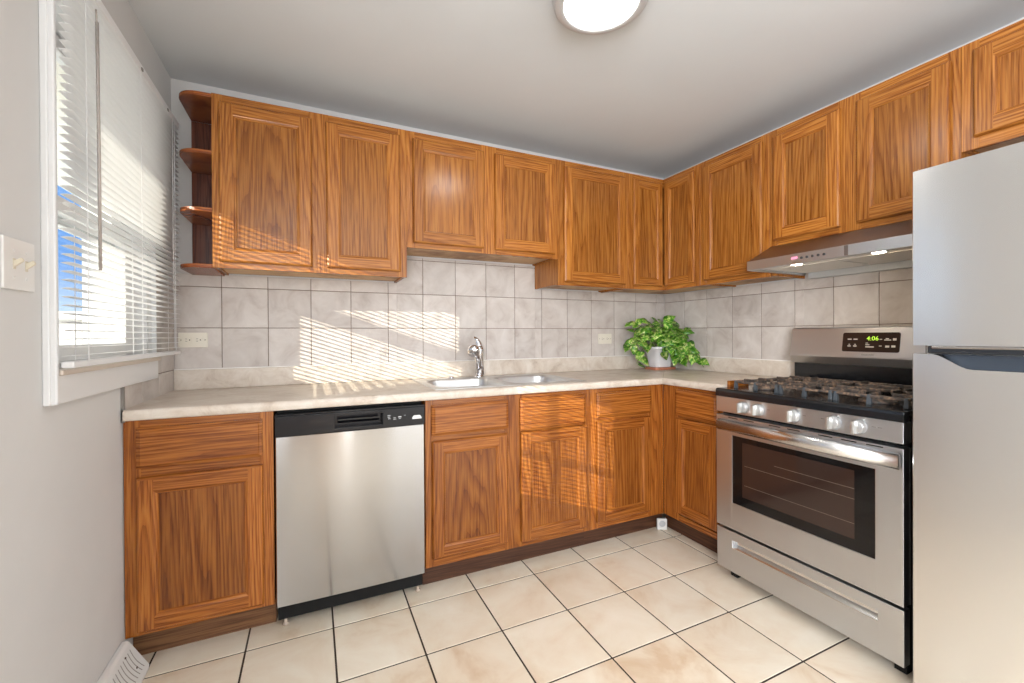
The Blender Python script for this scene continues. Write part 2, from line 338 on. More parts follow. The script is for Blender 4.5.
# ---- tile splash
TS, TOX, TZ = 0.2001, 0.1969, 1.2105
def tiles(T, u0, u1, z0, z1, ou, name, parent, d0=0.0):
    b = MB(T); g = 0.0016
    i0 = math.floor((u0-ou)/TS); i1 = math.ceil((u1-ou)/TS); j0 = math.floor((z0-TZ)/TS); j1 = math.ceil((z1-TZ)/TS)
    b.box(u0, u1, d0, d0+0.004, z0, z1, 1)
    for i in range(i0, i1):
        for j in range(j0, j1):
            a0, a1 = max(ou+i*TS+g, u0), min(ou+(i+1)*TS-g, u1); c0, c1 = max(TZ+j*TS+g, z0), min(TZ+(j+1)*TS-g, z1)
            if a1-a0 > 0.008 and c1-c0 > 0.008: b.box(a0, a1, d0, d0+0.006, c0, c1, 0, 0.0012, 1)
    return b.out(name, [tile_m, grout_m], parent)
tiles(back, 0.006, 1.046, 1.0, 1.472, TOX, 'splash_tiles', wall_back)
tiles(back, 1.046, 1.946, 1.0, 1.625, TOX, 'splash_tiles', wall_back)
tiles(back, 1.946, W-0.006, 1.0, 1.472, TOX, 'splash_tiles', wall_back)
tiles(right, 0.006, 1.05, 1.0, 1.472, 0.1993, 'splash_tiles', wall_right)
tiles(right, 1.05, 1.86, 0.9, 1.625, 0.1993, 'splash_tiles', wall_right)
tiles(left, 0.006, 0.298, 1.0, 1.472, 0.196, 'splash_tiles', wall_left)
tiles(left, 0.006, 0.61, 0.905, 1.0, 0.03, 'splash_tiles', wall_left)
b = MB(left); b.box(0.61, 0.622, 0, 0.009, 0.87, 1.003); b.out('tile_edge_strip', mat('grey_edge_strip', (0.22, 0.20, 0.18), 0.6), wall_left)

# ---- window over the counter
wn = struct(MB().box(-TH, -0.012, Y0, Y0+0.012, Z0, Z1).box(-TH, -0.012, Y1-0.012, Y1, Z0, Z1).box(-TH, -0.012, Y0, Y1, Z0, Z0+0.012).box(-TH, -0.012, Y0, Y1, Z1-0.012, Z1).out('window_1', white_m), 'double hung window with a white frame')
def casing():
    b = MB()
    ya, yb = -1.096, -0.292                       # outer edges of the casing
    za, zb = 0.997, 2.155
    b.box(0, 0.015, ya, ya+0.020, za, zb, 0, 0.003).box(0, 0.026, ya+0.005, ya+0.020, za, zb, 0, 0.004)
    b.box(0, 0.016, Y1, yb, za, zb, 0, 0.002)
    b.box(0, 0.018, ya, yb, Z1-0.01, zb, 0, 0.004)
    b.box(0, 0.020, ya+0.019, yb, za, 1.078, 0, 0.003)
    return b.out('casing', white_m, wn)
casing()
MB().box(-0.10, 0.030, -1.072, -0.292, 1.070, 1.085, 0, 0.004).out('sill', mat('shade_tinted_sill', (0.62, 0.54, 0.46), 0.5), wn)  # sill coloured tan for the shading below the blind's bottom rail
def sash(z0, z1, x, name):
    b = MB(); w = 0.045; y0, y1 = Y0+0.012, Y1-0.012
    b.box(x-0.018, x+0.018, y0, y0+w, z0, z1, 0, 0.003).box(x-0.018, x+0.018, y1-w-0.04, y1, z0, z1, 0, 0.003)
    b.box(x-0.017, x+0.017, y0+w-0.002, y1-w-0.038, z0, z0+w, 0, 0.003).box(x-0.017, x+0.017, y0+w-0.002, y1-w-0.038, z1-w, z1, 0, 0.003)
    o = b.out('sash', white_m, wn); MB().box(x-0.002, x+0.002, y0+w-0.002, y1-w-0.038, z0+w-0.002, z1-w+0.002).out('pane', glass_m, o)
sash(1.10, 1.575, -0.07, 'lower'); sash(1.51, 2.085, -0.108, 'upper')

# ---- window beside the camera (in the side door), lights the base cabinets
w2 = MB()
for y0, y1, z0, z1 in ((V0, V0+0.04, VZ0, VZ1), (V1-0.04, V1, VZ0, VZ1), (V0, V1, VZ0, VZ0+0.04), (V0, V1, VZ1-0.04, VZ1), (V0, V1, 1.137, 1.163), (-1.812, -1.800, VZ0, VZ1)):
    w2.box(-0.10, -0.05, y0, y1, z0, z1, 0, 0.003)
w2 = struct(w2.out('window_2', white_m)); MB().box(-0.078, -0.073, V0, V1, VZ0, VZ1).out('pane', glass_m, w2)

# ---- outside: awning over the window, neighbour's buildings, yard
b = MB(); b.prism([(-TH, 2.30), (-0.70, 2.11), (-0.70, 2.03), (-0.66, 2.03), (-0.62, 2.045), (-TH, 2.22)], 1, -1.42, 4.0)
struct(b.out('trim_1', mat('cream_eave_board', (0.84, 0.81, 0.72), 0.6)), 'cream roof eave sloping out above the outside of the window')

# ------------------------------------------------------------------ blinds
def blinds(y0, y1, z0, z1, x, name, label, tiltdeg, wand=True):
    t = thing(name, label, 'blinds', (x, (y0+y1)/2, z0))
    MB().box(x-0.012, x+0.014, y0, y1, z1-0.028, z1, 0, 0.002).out('head_rail', slat_m, t)
    MB().box(x-0.013, x+0.013, y0, y1, z0, z0+0.016, 0, 0.004).out('bottom_rail', slat_m, t)
    b = MB(); p = 0.0214; n = int((z1-0.034-z0-0.03)/p); wd_ = 0.0125; th = 0.0007
    a = math.radians(tiltdeg)
    for k in range(n+1):
        zc = z0+0.03+k*p; top, bot = [], []
        for q in range(-2, 3):
            s_ = q/2*wd_; cr = 0.0016*(1-(q/2)**2)
            px = x+s_*math.cos(a)-cr*math.sin(a)*0; pz = zc+s_*math.sin(a)+cr
            top.append((px, pz+th/2)); bot.append((px, pz-th/2))
        b.prism(top+bot[::-1], 1, y0+0.004, y1-0.004, 0)
    b.out('slats', slat_m, t)
    c = MB(); L = y1-y0
    for f in ((0.08, 0.5, 0.92) if L > 0.6 else (0.2, 0.8)):
        for dx in (-0.0135, 0.0135): c.box(x+dx-0.0006, x+dx+0.0006, y0+L*f-0.0012, y0+L*f+0.0012, z0+0.01, z1-0.02)
    c.out('ladder_cords', slat_m, t)
    return t
bl = blinds(-1.092, -0.125, 1.090, 2.135, 0.046, 'window_blinds', 'white horizontal slat blinds hanging over the window, slats tilted open', 3)
b = MB(); b.tube([(0.062, -0.955, 2.05), (0.064, -0.957, 1.70), (0.066, -0.96, 1.355)], 0.0042, n=8)
b.tube([(0.060, -0.955, 2.085), (0.062, -0.955, 2.045)], 0.0025, n=8)
b.out('tilt_wand', mat('grey_clear_wand', (0.36, 0.32, 0.29), 0.25), bl)
clip_m = mat('grey_clip', (0.25, 0.23, 0.21), 0.4)
for yy in (-1.0, -0.60, -0.30): MB().box(0.0605, 0.0635, yy-0.006, yy+0.006, 2.112, 2.122).out('rail_clip', clip_m, bl)
c = MB(); c.tube([(0.063, -0.22, 2.11), (0.064, -0.225, 1.6), (0.063, -0.22, 1.12)], 0.0014, n=6); c.tube([(0.063, -0.245, 2.11), (0.063, -0.25, 1.6), (0.063, -0.235, 1.12)], 0.0014, n=6)
c.out('lift_cord', slat_m, bl)
bl2 = blinds(V0-0.01, V1+0.01, VZ0-0.02, VZ1+0.03, 0.02, 'door_blinds', 'small white slat blinds on the side door beside the camera', 3)

# ------------------------------------------------------------------ cabinet builders
def cab_door(T, u0, u1, z0, z1, d0, mats, parent, name='door', st=0.052, label=None):
    """frame and flat recessed panel door, 19 mm thick; mats = upright, lying, panel"""
    b = MB(T); t = 0.019
    def ring(a, d): return [(u0+a, d0+d, z0+a), (u1-a, d0+d, z0+a), (u1-a, d0+d, z1-a), (u0+a, d0+d, z1-a)]
    rs = [ring(0.004, 0), ring(0, 0.004), ring(0, 0.011), ring(0.003, 0.016), ring(0.008, t)]
    for k in range(len(rs)-1):
        A, B = rs[k], rs[k+1]
        for i in range(4):
            j = (i+1) % 4; b._mk([A[i], A[j], B[j], B[i]], [(0, 1, 2, 3)], 1 if i in (0, 2) else 0)
    a, s2 = 0.008, st
    D = d0+t
    def quad(x0, x1, y0, y1, m): b._mk([(x0, D, y0), (x1, D, y0), (x1, D, y1), (x0, D, y1)], [(0, 1, 2, 3)], m)
    quad(u0+a, u0+s2, z0+a, z1-a, 0); quad(u1-s2, u1-a, z0+a, z1-a, 0)
    quad(u0+s2, u1-s2, z0+a, z0+s2, 1); quad(u0+s2, u1-s2, z1-s2, z1-a, 1)
    rs = [ring(s2, t), ring(s2+0.003, t-0.001), ring(s2+0.006, t-0.004), ring(s2+0.010, t-0.0045), ring(s2+0.013, t-0.010)]
    for k in range(len(rs)-1):
        A, B = rs[k], rs[k+1]
        for i in range(4):
            j = (i+1) % 4; b._mk([A[i], A[j], B[j], B[i]], [(0, 1, 2, 3)], 1 if i in (0, 2) else 0)
    A = ring(0.004, 0); b._mk(A, [(0, 1, 2, 3)], 0)
    bmesh.ops.remove_doubles(b.bm, verts=b.bm.verts[:], dist=0.00005)
    bmesh.ops.recalc_face_normals(b.bm, faces=b.bm.faces[:])
    o = b.out(name, [mats[0], mats[1]], parent)
    e_ = s2+0.0128
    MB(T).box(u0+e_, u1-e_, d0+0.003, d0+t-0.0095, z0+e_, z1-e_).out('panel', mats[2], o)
    if label: o['label'] = label
    return o
def drawer_front(T, u0, u1, z0, z1, d0, mats, parent, name='drawer'):
    b = MB(T)
    def ring(a, d): return [(u0+a, d0+d, z0+a), (u1-a, d0+d, z0+a), (u1-a, d0+d, z1-a), (u0+a, d0+d, z1-a)]
    b.rings([ring(0, 0), ring(0, 0.010), ring(0.004, 0.0125), ring(0.010, 0.0155), ring(0.0135, 0.019)], 0, False)
    return b.out(name, mats[1], parent)
def face_frame(T, u0, u1, z0, z1, d, stiles, rails, mats, parent):
    """stiles: list of (u0,u1); rails: list of (z0,z1, u0, u1)"""
    b = MB(T)
    for a, c in stiles: b.box(a, c, d-0.019, d, z0, z1, 0, 0.0008, 1)
    for a, c, p, q in rails: b.box(p, q, d-0.019, d-0.0004, a, c, 1, 0.0008, 1)
    return b.out('face_frame', [mats[0], mats[1]], parent)
UP = (oakv, oakh, oakp); BA = (oakbv, oakbh, oakbp)
screw_m = mat('dark_screw_head', (0.02, 0.015, 0.012), 0.5)
def upper(T, u0, u1, z0, z1, doors, label, depth=0.305, sr=None, screws=()):
    x, y, z = T((u0+u1)/2, depth/2, z0)
    t = thing('wall_cabinet', label, 'cabinet', (x, y, z))
    b = MB(T); lip = 0.014
    b.box(u0, u0+0.014, 0, depth-0.019, z0+0.005, z1).box(u1-0.014, u1, 0, depth-0.019, z0+0.005, z1).box(u0, u1, 0.0, depth-0.019, z1-0.014, z1)
    b.box(u0+0.014, u1-0.014, 0.0, 0.008, z0+lip, z1)
    b.out('carcass', oakv if z0 < 1.7 else oakv, t)
    MB(T).box(u0+0.0142, u1-0.0142, 0.0082, depth-0.0192, z0+lip, z0+lip+0.012).out('bottom_board', under_m, t)
    if not sr:
        sr = [(u0, doors[0][0]+0.012)]
        for a, c in zip(doors[:-1], doors[1:]): sr.append((a[1]-0.012, c[0]+0.012))
        sr.append((doors[-1][1]-0.012, u1))
    a0, a1 = sr[0][0], sr[-1][1]
    rails = []
    for p, q in zip(sr[:-1], sr[1:]): rails += [(z0, doors[0][2]+0.012, p[1], q[0]), (doors[0][3]-0.012, z1, p[1], q[0])]
    face_frame(T, u0, u1, z0, z1, depth, sr, rails, UP, t)
    for (a, c, e_, f) in doors: cab_door(T, a, c, e_, f, depth+0.0005, UP, t)
    for su in screws:
        MB(T).box(su-0.005, su+0.005, depth-0.028, depth-0.022, z0+0.003, z0+lip, 0, 0.002, 1).out('screw', screw_m, t)
    return t
ZU, ZL, ZS = 2.222, 1.467, 1.622
upper(back, 0.213, 1.046, ZL, ZU, [(0.241, 0.606, 1.493, 2.186), (0.667, 1.012, 1.493, 2.186)], 'tall oak wall cabinet with two doors beside the open corner shelf', screws=(0.45, 0.86))
upper(back, 1.0465, 1.946, ZS, ZU, [(1.077, 1.468, 1.648, 2.184), (1.534, 1.920, 1.648, 2.184)], 'shorter oak wall cabinet with two doors above the sink', screws=(1.12, 1.25, 1.40, 1.46))
upper(back, 1.9465, 2.477, ZL, ZU, [(1.985, 2.447, 1.492, 2.186)], 'single door oak wall cabinet between the sink cabinet and the corner', screws=(2.15, 2.4))
upper(right, 0.6105, 1.056, ZL, ZU, [(0.644, 1.024, 1.494, 2.186)], 'single door oak wall cabinet between the corner and the range hood', screws=(0.72, 0.90))
upper(right, 1.0565, 1.792, ZS, ZU, [(1.085, 1.395, 1.650, 2.184), (1.460, 1.766, 1.650, 2.184)], 'oak wall cabinet with two doors directly above the range hood')
upper(right, 1.7925, 2.70, 1.832, ZU, [(1.828, 2.22, 1.872, 2.187), (2.28, 2.67, 1.872, 2.187)], 'short oak wall cabinet above the refrigerator')
# corner wall cabinet, L shaped
def corner_cabinet():
    t = thing('corner_wall_cabinet', 'L-shaped oak corner wall cabinet with two narrow doors meeting at the inside corner', 'cabinet', (W-0.3, -0.3, ZL))
    b = MB(); xi, yi = W-0.305, -0.305
    L = [(2.4775, 0), (W, 0), (W, -0.610), (xi+0.019, -0.610), (xi+0.019, yi+0.019), (2.4775, yi+0.019)]
    b.prism(L, 2, ZL+0.014, ZU); b.box(2.4775, 2.491, yi+0.019, 0, ZL, ZL+0.02); b.out('carcass', oakv, t)
    c = MB(); c.prism([(x_, y_) for x_, y_ in [(2.492, -0.009), (W-0.009, -0.009), (W-0.009, -0.596), (xi+0.0195, -0.596), (xi+0.0195, yi+0.0195), (2.492, yi+0.0195)]], 2, ZL+0.010, ZL+0.0138)
    c.out('bottom_board', under_m, t)
    f = MB()
    f.box(2.4775, 2.522, yi, yi+0.0188, ZL, ZU, 0, 0.0008, 1); f.box(2.522, xi+0.0185, yi+0.0004, yi+0.0188, ZL, 1.508, 1); f.box(2.522, xi+0.0185, yi+0.0004, yi+0.0188, 2.170, ZU, 1)
    f.box(xi, xi+0.0188, -0.610, -0.565, ZL, ZU, 0, 0.0008, 1); f.box(xi+0.0004, xi+0.0188, -0.565, yi+0.0, ZL, 1.508, 1); f.box(xi+0.0004, xi+0.0188, -0.565, yi, 2.170, ZU, 1)
    f.out('face_frame', [oakv, oakh], t)
    cab_door(back, 2.512, 2.7605, 1.492, 2.186, 0.3055, UP, t, st=0.042)
    cab_door(right, 0.3265, 0.577, 1.492, 2.186, 0.3055, UP, t, st=0.042)
    MB().box(2.60, 2.61, -0.282, -0.276, ZL+0.002, ZL+0.0098).out('screw', screw_m, t)
corner_cabinet()
# open corner shelf on the left
def corner_shelf():
    t = thing('corner_shelf', 'open dark wood end shelf with four boards left of the wall cabinets', 'shelf', (0.14, -0.1, 1.46))
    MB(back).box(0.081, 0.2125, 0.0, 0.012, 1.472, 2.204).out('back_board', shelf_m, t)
    for z, th in ((2.204, 0.017), (1.957, 0.017), (1.709, 0.017), (1.465, 0.017)):
        P = [(0.081, 0.0125), (0.081, 0.215)]
        for k in range(1, 9):
            a = math.radians(180-90*k/8); P.append((0.081+0.085+0.085*math.cos(a), 0.215+0.085*math.sin(a)))
        P += [(0.2125, 0.300), (0.2125, 0.0125)]
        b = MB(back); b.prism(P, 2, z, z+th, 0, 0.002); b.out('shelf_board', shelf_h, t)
corner_shelf()
# white filler strip between the cabinet tops and the ceiling is the wall itself

# ---- base cabinets
DF = 0.610
def base(T, u0, u1, doors, drawers, stiles, label, top=0.872, toe_mat=None, rail2=None, toe=(None, None)):
    x, y, z = T((u0+u1)/2, DF/2, 0)
    t = thing('base_cabinet', label, 'cabinet', (x, y, 0))
    b = MB(T); b.box(u0, u1, 0.03, DF-0.0195, 0.112, top)
    if top < 0.8: b.box(u0, u0+0.015, 0.03, DF-0.0195, top, 0.872).box(u1-0.015, u1, 0.03, DF-0.0195, top, 0.872)
    b.out('carcass', oakbv, t)
    rails = []
    for p, q in zip(stiles[:-1], stiles[1:]): rails += [(0.112, 0.145, p[1], q[0]), (0.66, 0.725, p[1], q[0]), (0.842, 0.8745, p[1], q[0])]
    face_frame(T, stiles[0][0], stiles[-1][1], 0.112, 0.8745, DF, stiles, rails, BA, t)
    a, c = toe[0] if toe[0] is not None else u0, toe[1] if toe[1] is not None else u1
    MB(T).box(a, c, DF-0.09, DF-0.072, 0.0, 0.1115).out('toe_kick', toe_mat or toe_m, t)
    for dr in drawers: drawer_front(T, *dr, DF+0.0005, BA, t)
    for d in doors: cab_door(T, *d, DF+0.0005, BA, t, st=0.05)
    return t
base(back, 0.003, 0.462, [(0.040, 0.426, 0.128, 0.672)], [(0.040, 0.425, 0.703, 0.848)], [(0.003, 0.05), (0.415, 0.462)], 'oak base cabinet with one drawer and door between the left wall and the dishwasher', toe_mat=wood('lit_brown_toe_board', 'h', (0.22, 0.11, 0.045), (0.19, 0.09, 0.038), (0.10, 0.045, 0.02), 1, 1, 0.6))  # left toe board coloured lighter because light falls on it
base(back, 1.063, 1.965, [(1.091, 1.467, 0.152, 0.686), (1.538, 1.929, 0.140, 0.684)], [(1.091, 1.470, 0.711, 0.850), (1.536, 1.921, 0.690, 0.852)],
     [(1.063, 1.10), (1.455, 1.548), (1.915, 1.965)], 'wide oak sink base cabinet with two doors right of the dishwasher', top=0.715)
base(back, 1.9655, 2.4765, [(1.995, 2.367, 0.148, 0.698)], [(1.996, 2.374, 0.717, 0.852)], [(1.9655, 2.005), (2.36, 2.4765)], 'oak base cabinet with one drawer and door ending at the inside corner', toe=(None, 2.535))
base(right, 0.6105, 1.030, [(0.716, 1.0, 0.158, 0.700)], [(0.716, 0.995, 0.714, 0.858)], [(0.6105, 0.726), (0.99, 1.030)], 'narrow oak base cabinet between the inside corner and the gas range', toe=(0.552, None))

# ---- plug-in at the toe kick corner
t = thing('corner_box', 'small white square box with grey ring on the floor in the corner', 'box', (2.497, -0.57, 0))
M_ = Matrix.Rotation(math.radians(-25), 4, 'Z')
def TB(u, d, z):
    v = M_ @ Vector((u, d, 0)); return (2.494+v.x, -0.578+v.y, z)
MB(TB).box(-0.029, 0.029, -0.010, 0.010, 0.0005, 0.066, 0, 0.004).out('case', white_p, t)
MB(TB).lathe([(0.017, -0.0125), (0.019, -0.0105), (0.019, -0.0100)], (0, 0, 0.037), 1, 24).out('dial', mat('grey_dial', (0.45, 0.46, 0.48), 0.4), t)

# ------------------------------------------------------------------ worktop
def worktop():
    t = thing('countertop', 'L-shaped mottled beige laminate countertop with a raised back lip', 'countertop', (1.5, -0.3, 0.8765))
    b = MB(); zb, zt = 0.8765, 0.914; yf = -0.622; xr = W-0.622; ye = -1.034
    sx0, sx1, sy0, sy1 = 1.140, 1.938, -0.555, -0.090       # cut-out for the sink
    def slab(x0, x1, y0, y1): b.box(x0, x1, y0, y1, zb, zt)
    slab(0.001, sx0, yf, -0.001); slab(sx1, xr, yf, -0.001); slab(sx0, sx1, yf, sy0); slab(sx0, sx1, sy1, -0.001)
    slab(xr, W-0.001, yf, -0.001); slab(xr, W-0.001, ye, yf)
    # rounded nose
    prof = [(0.0, 0.0)]
    nose = [(0, zb), (0.009, zb), (0.012, zb+0.004), (0.013, zb+0.022), (0.011, zb+0.031), (0.006, zb+0.0360), (0, zt)]
    n = len(nose)
    path = [lambda o_: (0.009, yf-o_), lambda o_: (xr-o_, yf-o_), lambda o_: (xr-o_, ye)]
    V = [[(*p(o_), z_) for o_, z_ in nose] for p in path]
    for k in range(2):
        vs = V[k]+V[k+1]; b._mk(vs, [(i, i+1, n+i+1, n+i) for i in range(n-1)], 0, 0, 2, True)
    b._mk(V[2], [tuple(range(n))], 0); b._mk(V[0], [tuple(range(n))], 0)
    b.out('worktop', lam_m, t)
    l = MB(); zl = 1.0095
    l.box(0.0065, W-0.0065, -0.0262, -0.0062, zt, zl, 0, 0.004); l.box(W-0.0262, W-0.0062, ye, -0.0262, zt, zl, 0, 0.004)
    l.out('back_lip', lam_m, t)
    c = MB(); c.box(0.0065, W-0.0265, -0.0200, -0.0064, zl-0.002, zl+0.0045, 0, 0.0015); c.box(W-0.0200, W-0.0064, ye, -0.0064, zl-0.002, zl+0.0045, 0, 0.0015)
    c.out('caulk_line', caulk_m, t)
    s = MB(); s._mk([(W-0.635, -0.6345, zt+0.0003), (W-0.633, -0.6355, zt+0.0003), (W-0.03, -0.031, zt+0.0003), (W-0.032, -0.030, zt+0.0003)], [(0, 1, 2, 3)])
    s.box(W-0.6365, W-0.6345, -0.6358, -0.6338, zb, zt-0.006)
    s.out('mitre_seam', mat('seam', (0.36, 0.29, 0.23), 0.5), t)
worktop()

# ------------------------------------------------------------------ sink and faucet
def sink():
    t = thing('sink', 'stainless steel double bowl sink set into the countertop', 'sink', (1.54, -0.32, 0.74))
    X0, X1, SY0, SY1 = 1.122, 1.955, -0.578, -0.068; zr = 0.9145
    bowls = [(1.160, 1.522, -0.535, -0.165), (1.556, 1.918, -0.535, -0.165)]
    b = MB()
    # rim with two rounded holes, made from strips between a bowl outline and its cell
    cells = [(X0, 1.539, SY0, SY1), (1.539, X1, SY0, SY1)]
    zt = zr+0.0035
    for (bx0, bx1, by0, by1), (cx0, cx1, cy0, cy1) in zip(bowls, cells):
        I = rrect(bx0, bx1, by0, by1, 0.075, 10); n = len(I)
        O = []
        for (x, y) in I:
            mx, my = (bx0+bx1)/2, (by0+by1)/2
            dx, dy = x-mx, y-my
            sx = (cx1-mx)/dx if dx > 1e-6 else ((cx0-mx)/dx if dx < -1e-6 else 1e9); sy = (cy1-my)/dy if dy > 1e-6 else ((cy0-my)/dy if dy < -1e-6 else 1e9)
            k = min(sx, sy); O.append((mx+dx*k, my+dy*k))
        def rr(P, z, k=1.0, c=None):
            mx, my = (bx0+bx1)/2, (by0+by1)/2
            return [(mx+(x-mx)*k, my+(y-my)*k, z) for x, y in P]
        R = [rr(O, zt), rr(I, zt, 1.02), rr(I, zt-0.002, 1.0), rr(I, zt-0.010, 0.985), rr(I, zt-0.13, 0.94), rr(I, zt-0.155, 0.90), rr(I, zt-0.165, 0.80), rr(I, zt-0.168, 0.16), rr(I, zt-0.175, 0.14)]
        b.rings(R, 0, True, False, True)
        # the corners of the cell that the strips miss
        for cx, cy in ((cx0, cy0), (cx1, cy0), (cx1, cy1), (cx0, cy1)):
            on = [p for p in O]
            # nearest point on vertical and on horizontal side
            pv = min((p for p in on if abs(p[0]-cx) < 1e-6), key=lambda p: abs(p[1]-cy), default=None)
            ph = min((p for p in on if abs(p[1]-cy) < 1e-6), key=lambda p: abs(p[0]-cx), default=None)
            if pv and ph: b._mk([(cx, cy, zt), (*pv, zt), (*ph, zt)], [(0, 1, 2)])
    # outer edge roll
    def rect(x0, x1, y0, y1, z): return [(x0, y0, z), (x1, y0, z), (x1, y1, z), (x0, y1, z)]
    b.rings([rect(X0, X1, SY0, SY1, zt), rect(X0-0.003, X1+0.003, SY0-0.003, SY1+0.003, zt-0.001), rect(X0-0.004, X1+0.004, SY0-0.004, SY1+0.004, zr-0.0003)], 0, False, False, False)
    b.out('basin', steel_s, t)
    for bx in (1.341, 1.737):
        MB().lathe([(0.0, 0.751), (0.028, 0.752), (0.040, 0.7555), (0.043, 0.7545), (0.043, 0.751)], (bx, -0.35, 0), 2, 28).out('drain', chrome_m, t)
    MB().lathe([(0.018, 0.918), (0.018, 0.924), (0.012, 0.930), (0.0, 0.931)], (1.335, -0.115, 0), 2, 20).out('hole_cap', chrome_m, t)
sink()
def faucet():
    t = thing('faucet', 'chrome single lever pull-out faucet behind the sink', 'faucet', (1.50, -0.118, 0.918))
    b = MB()
    b.lathe([(0.030, 0.9185), (0.031, 0.924), (0.026, 0.930), (0.022, 0.935)], (1.505, -0.116, 0), 2, 28)
    b.tube([(1.512, -0.116, 0.930), (1.511, -0.116, 0.99), (1.509, -0.118, 1.05), (1.506, -0.124, 1.085), (1.500, -0.132, 1.105)], [0.027, 0.026, 0.027, 0.029, 0.019], n=20)
    b.out('body', chrome_m, t)
    s = MB()
    s.tube([(1.502, -0.125, 0.965), (1.490, -0.145, 1.02), (1.470, -0.175, 1.065), (1.447, -0.215, 1.088), (1.425, -0.250, 1.086), (1.415, -0.268, 1.070)], [0.017, 0.018, 0.021, 0.028, 0.034, 0.031], n=20)
    s.out('spout', chrome_m, t)
    h = MB()
    h.tube([(1.507, -0.120, 1.090), (1.505, -0.116, 1.115), (1.495, -0.112, 1.140), (1.478, -0.110, 1.158)], [0.024, 0.020, 0.014, 0.007], n=16)
    h.out('lever', chrome_m, t)
faucet()

# ------------------------------------------------------------------ outlets and switch
def outlet(x, z, label):
    t = thing('outlet', label, 'outlet', (x, -0.006, z))
    P = rrect(x-0.0585, x+0.0585, z-0.036, z+0.036, 0.004, 3)
    b = MB(); b.prism([(p, q) for p, q in P], 1, -0.012, -0.0062, 0, 0.001); b.out('plate', ivory_m, t)
    for dx in (-0.0215, 0.0215):
        c = MB(); c.prism(rrect(x+dx-0.0165, x+dx+0.0165, z-0.0135, z+0.0135, 0.006, 5), 1, -0.0142, -0.0121, 0)
        o = c.out('receptacle', ivory_m, t)
        s = MB(); s.box(x+dx-0.009, x+dx-0.002, -0.0146, -0.0143, z+0.0045, z+0.0062).box(x+dx-0.009, x+dx-0.001, -0.0146, -0.0143, z-0.0062, z-0.0045)
        s.lathe([(0.0026, -0.0146), (0.0026, -0.0143)], (x+dx+0.008, 0, z), 1, 10)
        s.out('slots', slot_m, o)
    for dx in ((-0.048, 0.048)):
        MB().lathe([(0.002, -0.0131), (0.0032, -0.0121)], (x+dx, 0, z), 1, 12).out('screw', mat('brass_screw', (0.4, 0.36, 0.28), 0.3, 1), t)
outlet(0.081, 1.152, 'ivory double outlet on the tiles beside the window blinds')
outlet(2.511, 1.138, 'ivory double outlet on the tiles left of the potted plant')
t = thing('light_switch', 'white double toggle light switch plate on the left wall', 'light switch', (0.0, -1.186, 1.331))
MB().box(0.0002, 0.006, -1.248, -1.133, 1.274, 1.388, 0, 0.002).out('plate', white_p, t)
for yy in (-1.2125, -1.1675):
    b = MB(); b.box(0.006, 0.0072, yy-0.005, yy+0.005, 1.319, 1.343, 0, 0.0005, 1); b.prism([(0.007, 1.324), (0.007, 1.338), (0.019, 1.345), (0.022, 1.340), (0.021, 1.336)], 1, yy-0.0035, yy+0.0035, 0, 0.001)
    b.out('toggle', mat('ivory_toggle', (0.62, 0.56, 0.44), 0.35), t)
    for zz in (1.301, 1.361): MB().lathe([(0.003, 0.0061), (0.0022, 0.0072)], (0, yy, zz), 0, 10).out('screw', white_p, t)

